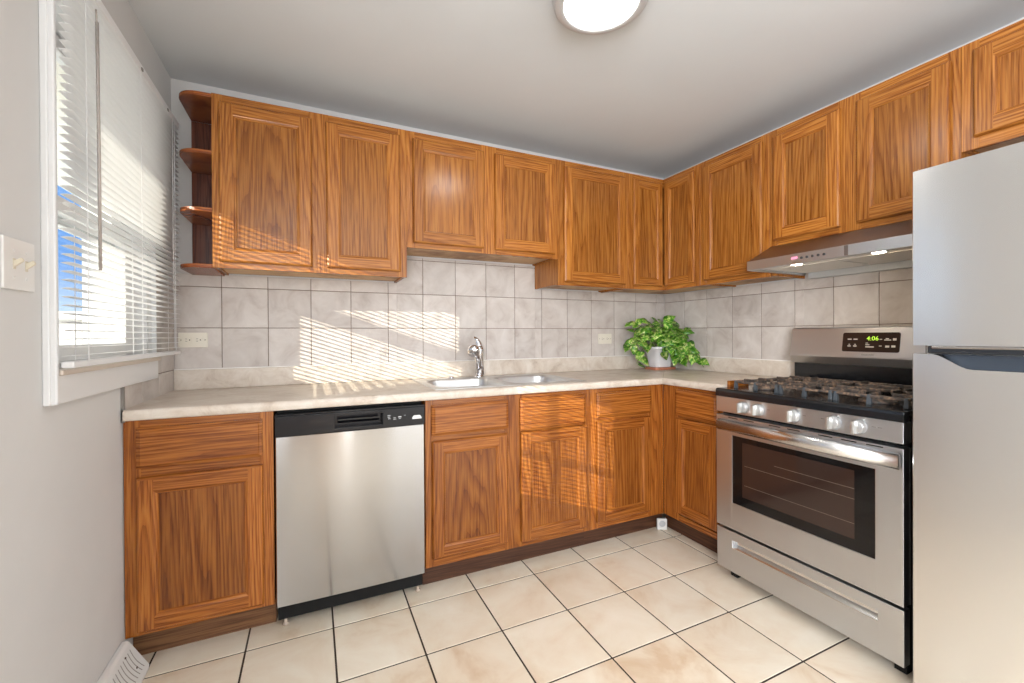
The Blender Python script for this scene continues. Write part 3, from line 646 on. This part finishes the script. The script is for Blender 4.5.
# ------------------------------------------------------------------ dishwasher
def dishwasher():
    t = thing('dishwasher', 'stainless steel dishwasher with a black control panel under the countertop', 'dishwasher', (0.76, -0.33, 0))
    x0, x1 = 0.468, 1.055
    MB(back).box(x0+0.004, x1-0.004, 0.04, 0.585, 0.03, 0.866).out('tub_body', matte_m, t)
    b = MB(back); n = 24; ring = []
    for k in range(n+1):
        u = x0+0.001+(x1-x0-0.002)*k/n; f = 2*k/n-1; d_ = 0.634-0.0035*f*f
        if k == 0: ring.append((u, d_-0.005)); u += 0.003
        if k == n: ring.append((u-0.003, d_)); d_ -= 0.005
        ring.append((u, d_))
    b.prism(ring+[(x1-0.001, 0.59), (x0+0.001, 0.59)], 2, 0.106, 0.771, 0, 0, False); b.out('door', steel_dw, t)
    # control panel with a handle pocket
    p = MB(back); px0, px1, pz0, pz1 = 0.684, 0.874, 0.790, 0.838
    za, zb = 0.7735, 0.853; d = 0.636
    p.box(x0, px0, 0.59, d, za, zb, 0, 0.002); p.box(px1, x1, 0.59, d, za, zb, 0, 0.002); p.box(px0-0.003, px1+0.003, 0.59, d-0.0003, za, pz0, 0, 0.002)
    p.box(px0-0.003, px1+0.003, 0.59, d-0.0003, pz1, zb, 0, 0.002)
    p.box(px0, px1, 0.59, 0.600, pz0, pz1); p.out('control_panel', dark_m, t)
    MB(back).prism([(0.602, pz0+0.012), (0.632, pz0+0.028), (0.632, pz0+0.034), (0.602, pz0+0.018)], 0, px0+0.012, px1-0.012).out('handle', gloss_m, t)
    MB(back).box(x0, x1, 0.585, 0.634, 0.8535, 0.860, 0, 0.001).out('top_trim', gloss_m, t)
    gp = mat('grey_print', (0.5, 0.5, 0.5), 0.5)
    for u, z, w, h in ((0.900, 0.824, 0.012, 0.003), (0.900, 0.817, 0.010, 0.0025), (0.9015, 0.810, 0.010, 0.0025), (0.924, 0.812, 0.010, 0.002), (0.924, 0.806, 0.012, 0.002), (0.946, 0.815, 0.013, 0.005), (0.946, 0.807, 0.010, 0.002), (0.968, 0.820, 0.008, 0.0015)):
        MB(back).box(u-w/2, u+w/2, d, d+0.0003, z-h/2, z+h/2).out('button_mark', gp, t)
    s = MB(back); s.prism([(1.000, 0.800), (1.040, 0.800), (1.041, 0.805), (1.034, 0.816), (1.006, 0.816), (0.999, 0.805)], 1, d, d+0.0004); s.out('sticker', white_p, t)
    MB(back).box(x0+0.012, x1-0.03, 0.545, 0.562, 0.028, 0.104).out('kick_plate', matte_m, t)
    for u in (x0+0.03, x1-0.022): MB(back).lathe([(0.012, 0.0005), (0.012, 0.006), (0.006, 0.008), (0.006, 0.03)], (u, 0.57, 0), 2, 14).out('foot', mat('beige_foot', (0.5, 0.4, 0.32), 0.6), t)
dishwasher()

# ------------------------------------------------------------------ range hood
def hood():
    t = thing('range_hood', 'slim stainless steel range hood under the cabinet, above the gas range', 'range hood', (W-0.25, -1.42, 1.48))
    y0, y1 = 1.062, 1.786
    b = MB(right)
    b.box(y0, y1, 0.006, 0.300, 1.500, 1.6205, 1)
    b.prism([(0.300, 1.6205), (0.300, 1.512), (0.482, 1.512), (0.482, 1.530), (0.306, 1.6205)], 0, y0, y1, 1)
    b.out('canopy', [steel_m, steel_d], t)
    MB(right).box(y0-0.001, y1+0.001, 0.462, 0.487, 1.486, 1.5315, 0, 0.0015).out('front_lip', steel_m, t)
    for q in (y0-0.001, y1-0.012): MB(right).box(q, q+0.013, 0.03, 0.4615, 1.486, 1.512).out('side_lip', steel_m, t)
    MB(right).box(y0+0.012, y1-0.012, 0.04, 0.462, 1.497, 1.5005).out('underside', mat('pale_hood_underside', (0.84, 0.80, 0.73), 0.4, 0.0), t)
    MB(right).box(y0+0.08, 1.40, 0.10, 0.36, 1.4925, 1.4968, 0, 0.001).box(1.415, y1-0.09, 0.10, 0.36, 1.4925, 1.4968, 0, 0.001).out('grease_filter', mat('filter_mesh', (0.78, 0.74, 0.68), 0.45, 0.1), t)
    MB(right).box(y0+0.03, y1, 0.006, 0.040, 1.464, 1.499, 0, 0.002).out('rear_trim', mat('light_grey_rail', (0.50, 0.51, 0.51), 0.4, 0.3), t)
    for u in (1.262, 1.586):
        o = MB(right).lathe([(0.031, 1.4925), (0.029, 1.4955), (0.025, 1.4967)], (u, 0.412, 0), 2, 24).out('light_ring', steel_m, t)
        MB(right).lathe([(0.0, 1.4905), (0.018, 1.4908), (0.0225, 1.4920), (0.0225, 1.4924)], (u, 0.412, 0), 2, 20).out('lamp', mat('hood_lamp_glow', (1, 0.9, 0.7), 0.4, emit=(1, 0.82, 0.58), es=150), o)
    for k in range(5):
        MB(right).lathe([(0.0055, 0.4872), (0.0055, 0.491), (0.004, 0.492)], (1.330+k*0.0235, 0, 1.508), 1, 14).out('button', mat('dark_button', (0.05, 0.05, 0.055), 0.3), t)
    MB(right).box(1.283, 1.313, 0.4871, 0.4875, 1.505, 1.519).out('pink_sticker', mat('pink', (0.75, 0.30, 0.42), 0.5), t)
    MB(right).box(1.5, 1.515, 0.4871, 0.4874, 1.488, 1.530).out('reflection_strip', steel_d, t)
hood()

# ------------------------------------------------------------------ gas range
def gas_range():
    t = thing('gas_range', 'stainless steel freestanding gas range with black cooktop and oven window', 'range', (W-0.35, -1.42, 0))
    y0, y1 = 1.053, 1.789; F = 0.700      # F: front plane of the door
    T = right
    MB(T).box(y0+0.004, y1-0.004, 0.03, F-0.045, 0.04, 0.905).out('body', matte_m, t)
    # cooktop
    b = MB(T)
    b.prism([(0.05, 0.906), (F-0.008, 0.906), (F+0.001, 0.903), (F+0.003, 0.893), (F+0.003, 0.869), (F-0.03, 0.866), (F-0.03, 0.889), (0.05, 0.889)], 0, y0, y1, 0, 0.0012)
    b.out('cooktop', gloss_m, t)
    # control panel, knobs
    MB(T).box(y0+0.002, y1-0.002, F-0.05, F, 0.796, 0.8685, 0, 0.002).out('control_panel', steel_m, t)
    kr = mat('black_knob_ring', (0.02, 0.02, 0.022), 0.4)
    for u in (1.197, 1.270, 1.424, 1.574, 1.656):
        k = MB(T).lathe([(0.0275, F+0.0003), (0.0275, F+0.004), (0.024, F+0.006), (0.0225, F+0.013), (0.020, F+0.0145)], (u, 0, 0.831), 1, 28).out('knob', mat('knob_satin', (0.50, 0.50, 0.50), 0.32, 0.7), t)
        MB(T).box(u-0.006, u+0.006, F+0.0146, F+0.041, 0.808, 0.854, 0, 0.003).out('knob_grip', mat('knob_grip_satin', (0.58, 0.57, 0.54), 0.3, 0.8), k)
    pm = mat('dark_print', (0.12, 0.12, 0.12), 0.5)
    for u in (1.312, 1.462, 1.53, 1.697, 1.715): MB(T).box(u, u+0.012, F+0.0001, F+0.0005, 0.838, 0.8395).out('printed_mark', pm, t)
    # door: steel frame around a dark window
    wy0, wy1, wz0, wz1 = 1.140, 1.706, 0.374, 0.692; za, zb = 0.250, 0.780
    d = MB(T)
    d.box(y0+0.002, wy0, F-0.04, F, za, zb, 0, 0.002); d.box(wy1, y1-0.002, F-0.04, F, za, zb, 0, 0.002); d.box(wy0-0.002, wy1+0.002, F-0.0395, F-0.0003, za, wz0, 0, 0.0015); d.box(wy0-0.002, wy1+0.002, F-0.0395, F-0.0003, wz1, zb, 0, 0.0015)
    d.box(y0+0.002, y1-0.002, F-0.046, F-0.0405, za, zb)
    door = d.out('oven_door', steel_m, t)
    # the window: black border, smoked inner pane with racks behind
    e = MB(T); iy0, iy1, iz0, iz1 = wy0+0.050, wy1-0.065, wz0+0.042, wz1-0.025
    for a_, b_, c_, d_ in ((wy0, iy0, wz0, wz1), (iy1, wy1, wz0, wz1), (iy0, iy1, wz0, iz0), (iy0, iy1, iz1, wz1)): e.box(a_, b_, F-0.012, F-0.004, c_, d_)
    e.out('window_border', glass_dark, door)
    MB(T).box(iy0, iy1, F-0.0115, F-0.0045, iz0, iz1).out('window_glass', mat('smoked_inner_glass', (0.030, 0.016, 0.012), 0.05, spec=0.5), door)
    r = MB(T)
    for z in (0.472, 0.562, 0.60): r.box(iy0+0.15 if z == 0.60 else iy0+0.01, iy1, F-0.0046, F-0.0042, z, z+0.0014)
    r.out('rack_lines', mat('dim_rack_chrome', (0.16, 0.12, 0.09), 0.4), door)
    # handle
    h = MB(T); hz = 0.737; prof = []
    for k in range(13):
        a = math.radians(-90+180*k/12); prof.append((F+0.012+0.018*math.cos(a), hz+0.027*math.sin(a)))
    prof += [(F+0.008, hz+0.020), (F+0.008, hz-0.020)]
    h.prism(prof, 0, y0+0.024, y1-0.008, 0, 0.0, True)
    for u in (y0+0.012, y1-0.045): h.box(u+0.014, u+0.030, F+0.0002, F+0.012, hz-0.014, hz+0.014, 0, 0.002)
    o = h.out('door_handle', steel('handle_steel', (0.66, 0.655, 0.65), 0.25), door)
    for u in (1.12, 1.20, 1.32, 1.40, 1.52, 1.60, 1.68): MB(T).box(u, u+0.05, F+0.0001, F+0.0004, 0.771, 0.775).out('vent_slot', matte_m, door)
    # drawer
    g = MB(T); ry0, ry1, rz0, rz1 = 1.138, 1.712, 0.160, 0.196; zc, zd = 0.047, 0.238
    g.box(y0+0.002, ry0, F-0.04, F-0.002, zc, zd, 0, 0.002); g.box(ry1, y1-0.002, F-0.04, F-0.002, zc, zd, 0, 0.002); g.box(ry0-0.002, ry1+0.002, F-0.0395, F-0.0023, zc, rz0, 0, 0.0015); g.box(ry0-0.002, ry1+0.002, F-0.0395, F-0.0023, rz1, zd, 0, 0.0015)
    dr = g.out('drawer', steel_m, t)
    q = MB(T); q.prism([(F-0.003, rz0), (F-0.003, rz0+0.002), (F-0.022, rz0+0.016), (F-0.022, rz1), (F-0.026, rz1), (F-0.026, rz0)], 0, ry0, ry1); q.out('drawer_handle', steel('scoop_steel', (0.74, 0.74, 0.74), 0.22), dr)
    for u in (y0+0.04, y1-0.05): MB(T).box(u, u+0.035, F-0.10, F-0.05, 0.0005, 0.0395).out('foot', matte_m, t)
    # backguard
    bg_ = MB(T)
    bg_.prism([(0.04, 0.92), (0.100, 0.92), (0.100, 1.012), (0.04, 1.012)], 0, y0+0.004, y1-0.004, 1)
    bg_.prism([(0.035, 1.013), (0.120, 1.013), (0.134, 1.050), (0.134, 1.058), (0.112, 1.192), (0.104, 1.198), (0.035, 1.198)], 0, y0, y1, 0, 0.002)
    bg_.out('backguard', [steel_m, gloss_m], t)
    sl = math.atan2(0.022, 0.134); cs, sn = math.cos(sl), math.sin(sl)
    def TD(u, v, d_):   # plane of the sloping backguard face, u to the viewer's right, v up
        return right(u, 0.134-v*sn+d_*cs+0.0004, 1.058+v*cs+d_*sn)
    dp = MB(lambda u, d_, v: TD(u, v, d_))
    dp.prism(rrect(1.304, 1.532, 0.022, 0.114, 0.008, 4), 1, 0.0, 0.0016, 0)
    disp = dp.out('display_panel', mat('brown_black_glass', (0.022, 0.014, 0.012), 0.15), t)
    grn = mat('lit_green_digits', (0.3, 0.5, 0.05), 0.5, emit=(0.42, 0.75, 0.04), es=1.2)
    def TT(cx, cy): return lambda x, y, z: TD(cx+x, cy+y, 0.0018+z)
    text('4:06', 0.028, TT(1.428, 0.085), grn, 'display_digits', disp)
    ws = mat('white_print', (0.62, 0.58, 0.52), 0.5)
    for u, v, w, h in ((1.344, 0.078, 0.017, 0.005), (1.370, 0.078, 0.017, 0.005), (1.344, 0.045, 0.014, 0.005), (1.370, 0.045, 0.014, 0.005), (1.344, 0.053, 0.006, 0.004), (1.370, 0.053, 0.006, 0.004),
                       (1.421, 0.060, 0.010, 0.003), (1.424, 0.052, 0.016, 0.004), (1.434, 0.042, 0.034, 0.005), (1.478, 0.078, 0.010, 0.003), (1.478, 0.047, 0.010, 0.003),
                       (1.506, 0.075, 0.026, 0.004), (1.504, 0.081, 0.012, 0.004), (1.533, 0.078, 0.013, 0.010), (1.506, 0.045, 0.015, 0.009), (1.530, 0.046, 0.015, 0.009)):
        u, v = 1.304+(u-1.312)*0.94, v+0.004; MB(lambda u, d_, v: TD(u, v, d_)).box(u-w/2, u+w/2, 0.0017, 0.0021, v-h/2, v+h/2).out('button_mark', ws, disp)
    text('FRIGIDAIRE', 0.010, lambda x, y, z: TD(1.412+x, 0.008+y, 0.0002+z), mat('grey_lettering', (0.25, 0.25, 0.25), 0.5), 'lettering', t)
    # burners and grates
    for u, d_, r_ in ((1.20, 0.54, 0.045), (1.20, 0.25, 0.036), (1.42, 0.40, 0.05), (1.64, 0.54, 0.045), (1.64, 0.25, 0.036)):
        o = MB(T).lathe([(r_+0.014, 0.9062), (r_+0.012, 0.914), (r_, 0.916), (r_, 0.924), (r_*0.9, 0.928), (0, 0.928)], (u, d_, 0), 2, 24).out('burner', iron_m, t)
    foot_m = mat('grey_blue_iron_foot', (0.06, 0.07, 0.08), 0.45)
    for a, c in ((y0+0.050, y0+0.262), (y0+0.268, y0+0.480), (y0+0.486, y1-0.016)):
        gr = MB(T); d0, d1 = 0.15, 0.636; z0, z1 = 0.931, 0.942; w = 0.009
        gr.box(a, a+w, d0, d1, z0, z1, 0, 0.002, 1); gr.box(c-w, c, d0, d1, z0, z1, 0, 0.002, 1)
        for dd in (d0, 0.39, d1-w): gr.box(a+w-0.001, c-w+0.001, dd, dd+w, z0+0.0003, z1-0.0003, 0, 0.002, 1)
        m_ = (a+c)/2
        for dc in (0.27, 0.515):
            for da in (-0.052, 0.052):
                gr.box(a+0.002, a+0.076, dc+da-w/2, dc+da+w/2, z0+0.001, z1+0.006, 0, 0.002, 1); gr.box(c-0.076, c-0.002, dc+da-w/2, dc+da+w/2, z0+0.001, z1+0.006, 0, 0.002, 1)
            gr.box(m_-w/2, m_+w/2, dc-0.110, dc-0.040, z0+0.001, z1+0.006, 0, 0.002, 1); gr.box(m_-w/2, m_+w/2, dc+0.040, dc+0.108, z0+0.001, z1+0.006, 0, 0.002, 1)
        g_ = gr.out('grate', iron_m, t)
        for u in (a, m_-0.006, c-0.012):
            for dd in (d0, d1-0.011):
                MB(T).prism([(u-0.002, 0.9063), (u+0.014, 0.9063), (u+0.011, z1+0.001), (u+0.001, z1+0.001)], 1, dd-0.001, dd+0.012, 0, 0.0015).out('foot', foot_m, g_)
gas_range()
# brown strip filling the gap at the end of the worktop
b = MB(right); b.box(1.0345, 1.0505, 0.46, 0.60, 0.880, 0.934, 0, 0.002)
o = b.out('filler_strip', oakbh); at_origin(o, (W-0.53, -1.0425, 0.88)); prop(o, 'small brown wooden strip between the countertop end and the range', 'wood strip')

# ------------------------------------------------------------------ refrigerator
def fridge():
    t = thing('refrigerator', 'stainless steel top-freezer refrigerator at the right edge', 'refrigerator', (W-0.4, -2.22, 0))
    y0, y1 = 1.848, 2.60; F = 0.800; T = right
    MB(T).box(y0+0.003, y1-0.003, 0.03, F-0.075, 0.03, 1.655, 0, 0.006).out('cabinet_body', mat('dark_grey_side', (0.10, 0.10, 0.10), 0.4), t)
    def door(z0, z1, name, cut=None):
        b = MB(T)
        prof = []
        n = 20
        for k in range(n+1):
            f = 2*k/n-1; u = y0+(y1-y0)*k/n; e_ = 0
            d_ = F-0.004*f*f+0.001
            if k == 0: prof.append((u, d_-0.008)); prof.append((u+0.001, d_-0.004)); u += 0.004
            if k == n: prof.append((u-0.004, d_)); d_ -= 0.008
            prof.append((u, d_))
        outl = prof+[(y1, F-0.07), (y0, F-0.07)]
        if cut is None: b.prism(outl, 2, z0, z1)
        else:
            # column strips whose top follows the scooped edge of the lower door
            n = len(prof)-1
            for k in range(n):
                (u0, d0_), (u1, d1_) = prof[k], prof[k+1]
                m = 3
                for q in range(m):
                    ua, ub = u0+(u1-u0)*q/m, u0+(u1-u0)*(q+1)/m; da, db = d0_+(d1_-d0_)*q/m, d0_+(d1_-d0_)*(q+1)/m
                    za, zb_ = cut(ua), cut(ub)
                    V = [(ua, da, z0), (ub, db, z0), (ub, db, zb_), (ua, da, za), (ua, F-0.07, z0), (ub, F-0.07, z0), (ub, F-0.07, zb_), (ua, F-0.07, za)]
                    fs = [(0, 1, 2, 3), (4, 7, 6, 5), (3, 2, 6, 7), (0, 4, 5, 1)]
                    if k == 0 and q == 0: fs.append((0, 3, 7, 4))
                    if k == n-1 and q == m-1: fs.append((1, 5, 6, 2))
                    b._mk(V, fs)
            bmesh.ops.remove_doubles(b.bm, verts=b.bm.verts[:], dist=0.0002)
            bmesh.ops.recalc_face_normals(b.bm, faces=b.bm.faces[:])
        return b.out(name, steel_fr, t)
    door(1.129, 1.664, 'freezer_door')
    def cut(u):
        a = min(max((u-1.893)/(1.985-1.893), 0), 1); c = min(max((y1-0.008-u)/0.09, 0), 1)
        s = a*a*(3-2*a)*c*c*(3-2*c)
        return 1.104-0.042*s
    lo = door(0.065, 1.104, 'fridge_door', cut)
    MB(T).box(1.893, y1-0.012, F-0.068, F-0.045, 1.052, 1.103).out('handle_pocket', mat('bluish_grey_plastic', (0.035, 0.045, 0.06), 0.2), lo)
    MB(T).box(1.885, y1-0.012, F-0.06, F-0.004, 1.106, 1.1285, 0, 0.004).out('handle_bar', mat('dark_handle_plastic', (0.012, 0.014, 0.018), 0.25), t)
    MB(T).box(1.895, y1-0.012, F-0.020, F+0.001, 1.1200, 1.1285, 0, 0.003).out('handle_trim', steel('handle_trim_steel', (0.45, 0.43, 0.42), 0.2), t)
    MB(T).box(y0+0.01, y1-0.01, F-0.0745, F-0.0705, 0.07, 1.66).out('door_gasket', white_p, t)
    MB(T).box(y0+0.01, y1-0.01, F-0.12, F-0.06, 0.004, 0.060).out('toe_grille', matte_m, t)
fridge()

# ------------------------------------------------------------------ ceiling lamp
def lamp(x, y, label, R=0.166, es=9):
    c = H-0.001-0.021*x/W
    t = thing('ceiling_lamp', label, 'ceiling light', (x, y, c))
    MB().lathe([(R-0.004, c+0.004), (R, c-0.010), (R, c-0.024), (R, c-0.050), (R-0.003, c-0.060), (R-0.010, c-0.066), (R-0.022, c-0.069), (R-0.034, c-0.069), (R-0.038, c-0.066), (R-0.0395, c-0.052)], (x, y, 0), 2, 64).out('rim', mat('brushed_nickel_rim', (0.56, 0.565, 0.57), 0.38, 0.3), t)
    r = R-0.039
    MB().lathe([(r, c-0.053), (r*0.97, c-0.058), (r*0.85, c-0.062), (r*0.6, c-0.066), (r*0.3, c-0.068), (0.0, c-0.0685)], (x, y, 0), 2, 64).out('diffuser', mat('glowing_diffuser', (1, 1, 1), 0.4, emit=(1, 0.97, 0.92), es=es), t)
lamp(1.525, -1.305, 'round flush ceiling lamp with a brushed rim and glowing white dome', es=30)
lamp(0.95, -4.2, 'added round flush ceiling lamp, unseen behind the camera', es=8)  # unseen lamp added for fill and steel reflections

# ------------------------------------------------------------------ floor register
def register():
    t = thing('baseboard_register', 'white metal baseboard heat register on the floor against the left wall', 'register', (0.035, -0.9, 0))
    ya, yb = -1.16, -0.632
    P = [(0.0005, 0.0005), (0.074, 0.0005), (0.076, 0.018), (0.022, 0.112), (0.014, 0.118), (0.0005, 0.118)]
    b = MB(); b.prism(P, 1, ya, yb, 0, 0.002); b.out('housing', white_p, t)
    s = MB()
    dx, dz = (0.022-0.076), (0.112-0.018); L = math.hypot(dx, dz); nx, nz = dz/L, -dx/L
    n = 26
    for k in range(n):
        y = yb-0.018-k*0.0195
        # curved louvre slot: short polyline of thin dark boxes on the sloping face
        for q in range(7):
            f = 0.14+0.72*q/7; f2 = 0.14+0.72*(q+1)/7
            yy = y-0.016*math.sin(PI*f); yy2 = y-0.016*math.sin(PI*f2)
            a = (0.076+dx*f+nx*0.0007, 0.018+dz*f+nz*0.0007); c = (0.076+dx*f2+nx*0.0007, 0.018+dz*f2+nz*0.0007)
            s._mk([(a[0], yy, a[1]), (c[0], yy2, c[1]), (c[0], yy2-0.004, c[1]), (a[0], yy-0.004, a[1])], [(0, 1, 2, 3)])
    s.out('louvre_slots', mat('grey_slots', (0.30, 0.28, 0.25), 0.7), t)
    for yy, f in ((-0.70, 0.85), (-0.69, 0.35)):
        MB().lathe([(0.0035, 0.0), (0.0035, 0.003)], (0.076+dx*f, yy, 0.018+dz*f), 0, 10).out('screw', mat('rusty_screw', (0.12, 0.08, 0.06), 0.6), t)
register()
bb = MB(); bb.box(0.0, 0.012, REAR, -1.165, 0, 0.09, 0, 0.002); struct(bb.out('baseboard_left', white_m))
bb = MB(); bb.box(W-0.012, W, REAR, -2.62, 0, 0.09, 0, 0.002); struct(bb.out('baseboard_right', white_m))

# ------------------------------------------------------------------ plant
def plant():
    rnd = random.Random(5)
    cx, cy = 2.895, -0.150
    s = MB(); s.prism(rrect(cx-0.098, cx+0.098, cy-0.072, cy+0.072, 0.03, 6), 2, 0.9145, 0.932, 0, 0.003)
    o = s.out('plant_saucer', mat('terracotta', (0.42, 0.16, 0.09), 0.6)); at_origin(o, (cx, cy, 0.9145)); prop(o, 'terracotta saucer under the white plant pot in the counter corner', 'saucer')
    t = thing('potted_plant', 'trailing green variegated vine in a white pot in the counter corner', 'potted plant', (cx, cy, 0.9325))
    b = MB(); R = []
    def rr(w, d, z, r=0.03): return [(cx+p, cy+q, z) for p, q in rrect(-w, w, -d, d, r, 5)]
    b.rings([rr(0.068, 0.05, 0.9325), rr(0.070, 0.052, 0.937), rr(0.092, 0.068, 1.062), rr(0.097, 0.072, 1.063), rr(0.098, 0.073, 1.079), rr(0.092, 0.067, 1.079), rr(0.086, 0.062, 1.060)], 0, True, True, True)
    b.out('pot', mat('white_pot', (0.80, 0.80, 0.82), 0.35), t)
    MB().prism([(cx+p, cy+q) for p, q in rrect(-0.085, 0.085, -0.061, 0.061, 0.028, 5)], 2, 1.0602, 1.070).out('soil', mat('dark_soil', (0.03, 0.02, 0.012), 0.95, spec=0.1), t)
    # leaf material: mid green with creamy streaks
    def leafmat():
        m = mat('variegated_leaf', rough=0.32, spec=0.5); bb_ = m.node_tree.nodes['Principled BSDF']
        g = nd(m, 'ShaderNodeNewGeometry'); n = nd(m, 'ShaderNodeTexNoise'); n.inputs['Scale'].default_value = 38; n.inputs['Detail'].default_value = 3; n.inputs['Distortion'].default_value = 1.2
        lk(m, g.outputs['Position'], n.inputs['Vector'])
        r1 = ramp(m, [(0.38, (0.04, 0.19, 0.012)), (0.50, (0.13, 0.36, 0.025)), (0.58, (0.42, 0.58, 0.12)), (0.70, (0.74, 0.78, 0.42))]); lk(m, n.outputs['Fac'], r1.inputs[0])
        hs = nd(m, 'ShaderNodeHueSaturation'); mr = nd(m, 'ShaderNodeMapRange'); mr.inputs['To Min'].default_value = 0.55; mr.inputs['To Max'].default_value = 1.2
        lk(m, g.outputs['Random Per Island'], mr.inputs[0]); lk(m, mr.outputs[0], hs.inputs['Value']); lk(m, r1.outputs[0], hs.inputs['Color']); lk(m, hs.outputs[0], bb_.inputs['Base Color'])
        bb_.inputs['Subsurface Weight'].default_value = 0.0
        return m
    lm = leafmat(); fol = MB(); st = MB()
    def leaf(p, tipdir, nrm, L):
        tipdir = Vector(tipdir).normalized(); nrm = Vector(nrm); side = tipdir.cross(nrm).normalized(); nrm = side.cross(tipdir).normalized()
        p = Vector(p); prof = [(-0.10, 0.20), (0.0, 0.34), (0.15, 0.42), (0.35, 0.40), (0.55, 0.30), (0.75, 0.17), (0.92, 0.05), (1.0, 0.0)]
        mid, lf, rt = [], [], []
        for f, w in prof:
            dr = -0.22*f*f*L; base_ = p+tipdir*f*L+nrm*dr
            if f == -0.10: mid.append(tuple(p+tipdir*0.0+nrm*-0.02*L))
            else: mid.append(tuple(base_-nrm*0.06*L))
            lf.append(tuple(base_+side*w*L)); rt.append(tuple(base_-side*w*L))
        n = len(prof); vs = mid+lf+rt; fs = []
        for k in range(n-1): fs.append((k, k+1, n+k+1, n+k)); fs.append((k, 2*n+k, 2*n+k+1, k+1))
        b_ = bmesh.new(); V = [b_.verts.new(v) for v in vs]
        for f in fs:
            try: b_.faces.new([V[i] for i in f])
            except ValueError: pass
        bmesh.ops.remove_doubles(b_, verts=b_.verts[:], dist=0.0001)
        for f in b_.faces: f.smooth = True
        ex = bmesh.ops.extrude_face_region(b_, geom=b_.faces[:])
        bmesh.ops.translate(b_, verts=[v for v in ex['geom'] if isinstance(v, bmesh.types.BMVert)], vec=nrm*0.0008)
        me = bpy.data.meshes.new('t'); b_.to_mesh(me); b_.free(); fol.bm.from_mesh(me); bpy.data.meshes.remove(me)
    # vines: start at the soil, arch up and trail; end points taken around the pot
    ends = [((2.60, -0.15, 1.25), 0.10), ((2.60, -0.22, 1.10), 0.13), ((2.62, -0.22, 0.97), 0.16), ((2.66, -0.16, 1.19), 0.10), ((2.66, -0.20, 1.14), 0.12), ((2.72, -0.16, 1.22), 0.1), ((2.66, -0.10, 1.10), 0.12),
            ((2.80, -0.14, 1.26), 0.08), ((2.88, -0.14, 1.25), 0.07), ((2.95, -0.15, 1.27), 0.07), ((3.02, -0.16, 1.23), 0.07), ((3.04, -0.22, 1.17), 0.09), ((3.03, -0.28, 1.12), 0.10), ((2.90, -0.22, 1.18), 0.08), ((2.97, -0.22, 1.14), 0.08),
            ((2.99, -0.30, 1.07), 0.1), ((2.92, -0.27, 1.01), 0.13), ((2.98, -0.36, 0.96), 0.15), ((3.03, -0.42, 0.94), 0.15), ((2.96, -0.32, 0.945), 0.15), ((3.02, -0.34, 1.0), 0.13), ((2.84, -0.25, 1.02), 0.12),
            ((2.88, -0.24, 1.12), 0.1), ((2.76, -0.20, 1.17), 0.08), ((3.00, -0.12, 1.14), 0.08), ((2.93, -0.30, 0.99), 0.13), ((3.03, -0.30, 1.20), 0.08)]
    C = Vector((0.605, -2.54, 1.17))
    for (ex_, ar) in ends:
        E_ = Vector(ex_); S_ = Vector((cx+rnd.uniform(-0.06, 0.06), cy+rnd.uniform(-0.04, 0.04), 1.068)); M2 = (S_+E_)/2+Vector((0, 0, ar)); pts = []
        for k in range(9):
            f = k/8; pts.append((1-f)**2*S_+2*f*(1-f)*M2+f*f*E_)
        for q in pts: q.x = min(q.x, W-0.035)
        st.tube([tuple(q) for q in pts], 0.0022, n=5)
        for k in range(2 if ar < 0.11 else 3, 9):
            for rep in range(2 if k % 3 == 0 else 1):
                q = pts[k]; tg = (pts[min(k+1, 8)]-pts[k-1]).normalized()
                sd = Vector((rnd.uniform(-1, 1), rnd.uniform(-1.0, 0.3), rnd.uniform(-0.9, 0.25)))
                dr = (tg*0.5+sd).normalized(); nr = (Vector((0, 0, 0.7))+(C-q).normalized()*0.8+Vector((rnd.uniform(-.6, .6), rnd.uniform(-.4, .4), rnd.uniform(-.3, .5)))).normalized()
                L = rnd.uniform(0.052, 0.088)
                base_ = q+dr*0.012
                tip = base_+dr*L
                if abs(tip.x-2.79) < 0.06 and tip.z < 1.10 and tip.y < -0.14: continue
                if tip.x > W-0.012 or tip.y > -0.03 or tip.z < 0.945 or base_.z < 0.95: continue
                leaf(base_, dr, nr, L)
    fol.out('leaves', lm, t); st.out('stems', mat('green_stem', (0.20, 0.30, 0.06), 0.5), t)
plant()

# ------------------------------------------------------------------ outside
b = MB(); b.box(-40, -0.3, -30, 40, -0.9, -0.8); o = b.out('yard', mat('pale_concrete_yard', (0.62, 0.60, 0.56), 0.9)); struct(o)
t = thing('neighbour_house', 'tall pale sided neighbouring house seen through the right part of the window', 'house', (-1.5, 15, -0.8))
MB().box(-4.9, 3, 12.5, 20, -0.8, 6.5).out('walls', mat('cream_siding', (0.60, 0.585, 0.55), 0.8), t)
MB().prism([(-5.3, 6.5), (-1.0, 9.0), (3.4, 6.5)], 1, 12.2, 20.3).out('roof', mat('pale_roof', (0.62, 0.62, 0.62), 0.8), t)
t = thing('sun_blocker', 'tall added shed outside the left wall behind the camera', 'sun_blocker', (-3.6, -7.0, -0.8))  # unseen block added to keep sun out of the left rear window
MB().box(-4.2, -3.0, -9.2, -4.82, -0.8, 3.8).out('walls', mat('grey_blocker_boards', (0.55, 0.55, 0.53), 0.8), t)
MB().prism([(-4.3, 3.8), (-3.6, 4.2), (-2.9, 3.8)], 1, -9.3, -4.85).out('roof', mat('dark_blocker_roof', (0.2, 0.2, 0.2), 0.8), t)
t = thing('garage', 'low white garage beyond the yard seen low through the window', 'garage', (-9, 18, -0.8))
MB().box(-16, -6.2, 16, 22, -0.8, 1.75).out('walls', mat('white_garage_wall', (0.62, 0.615, 0.60), 0.8), t)
MB().box(-16.3, -5.9, 15.7, 22.3, 1.75, 2.0).out('roof', mat('grey_flat_roof', (0.60, 0.60, 0.60), 0.8), t)
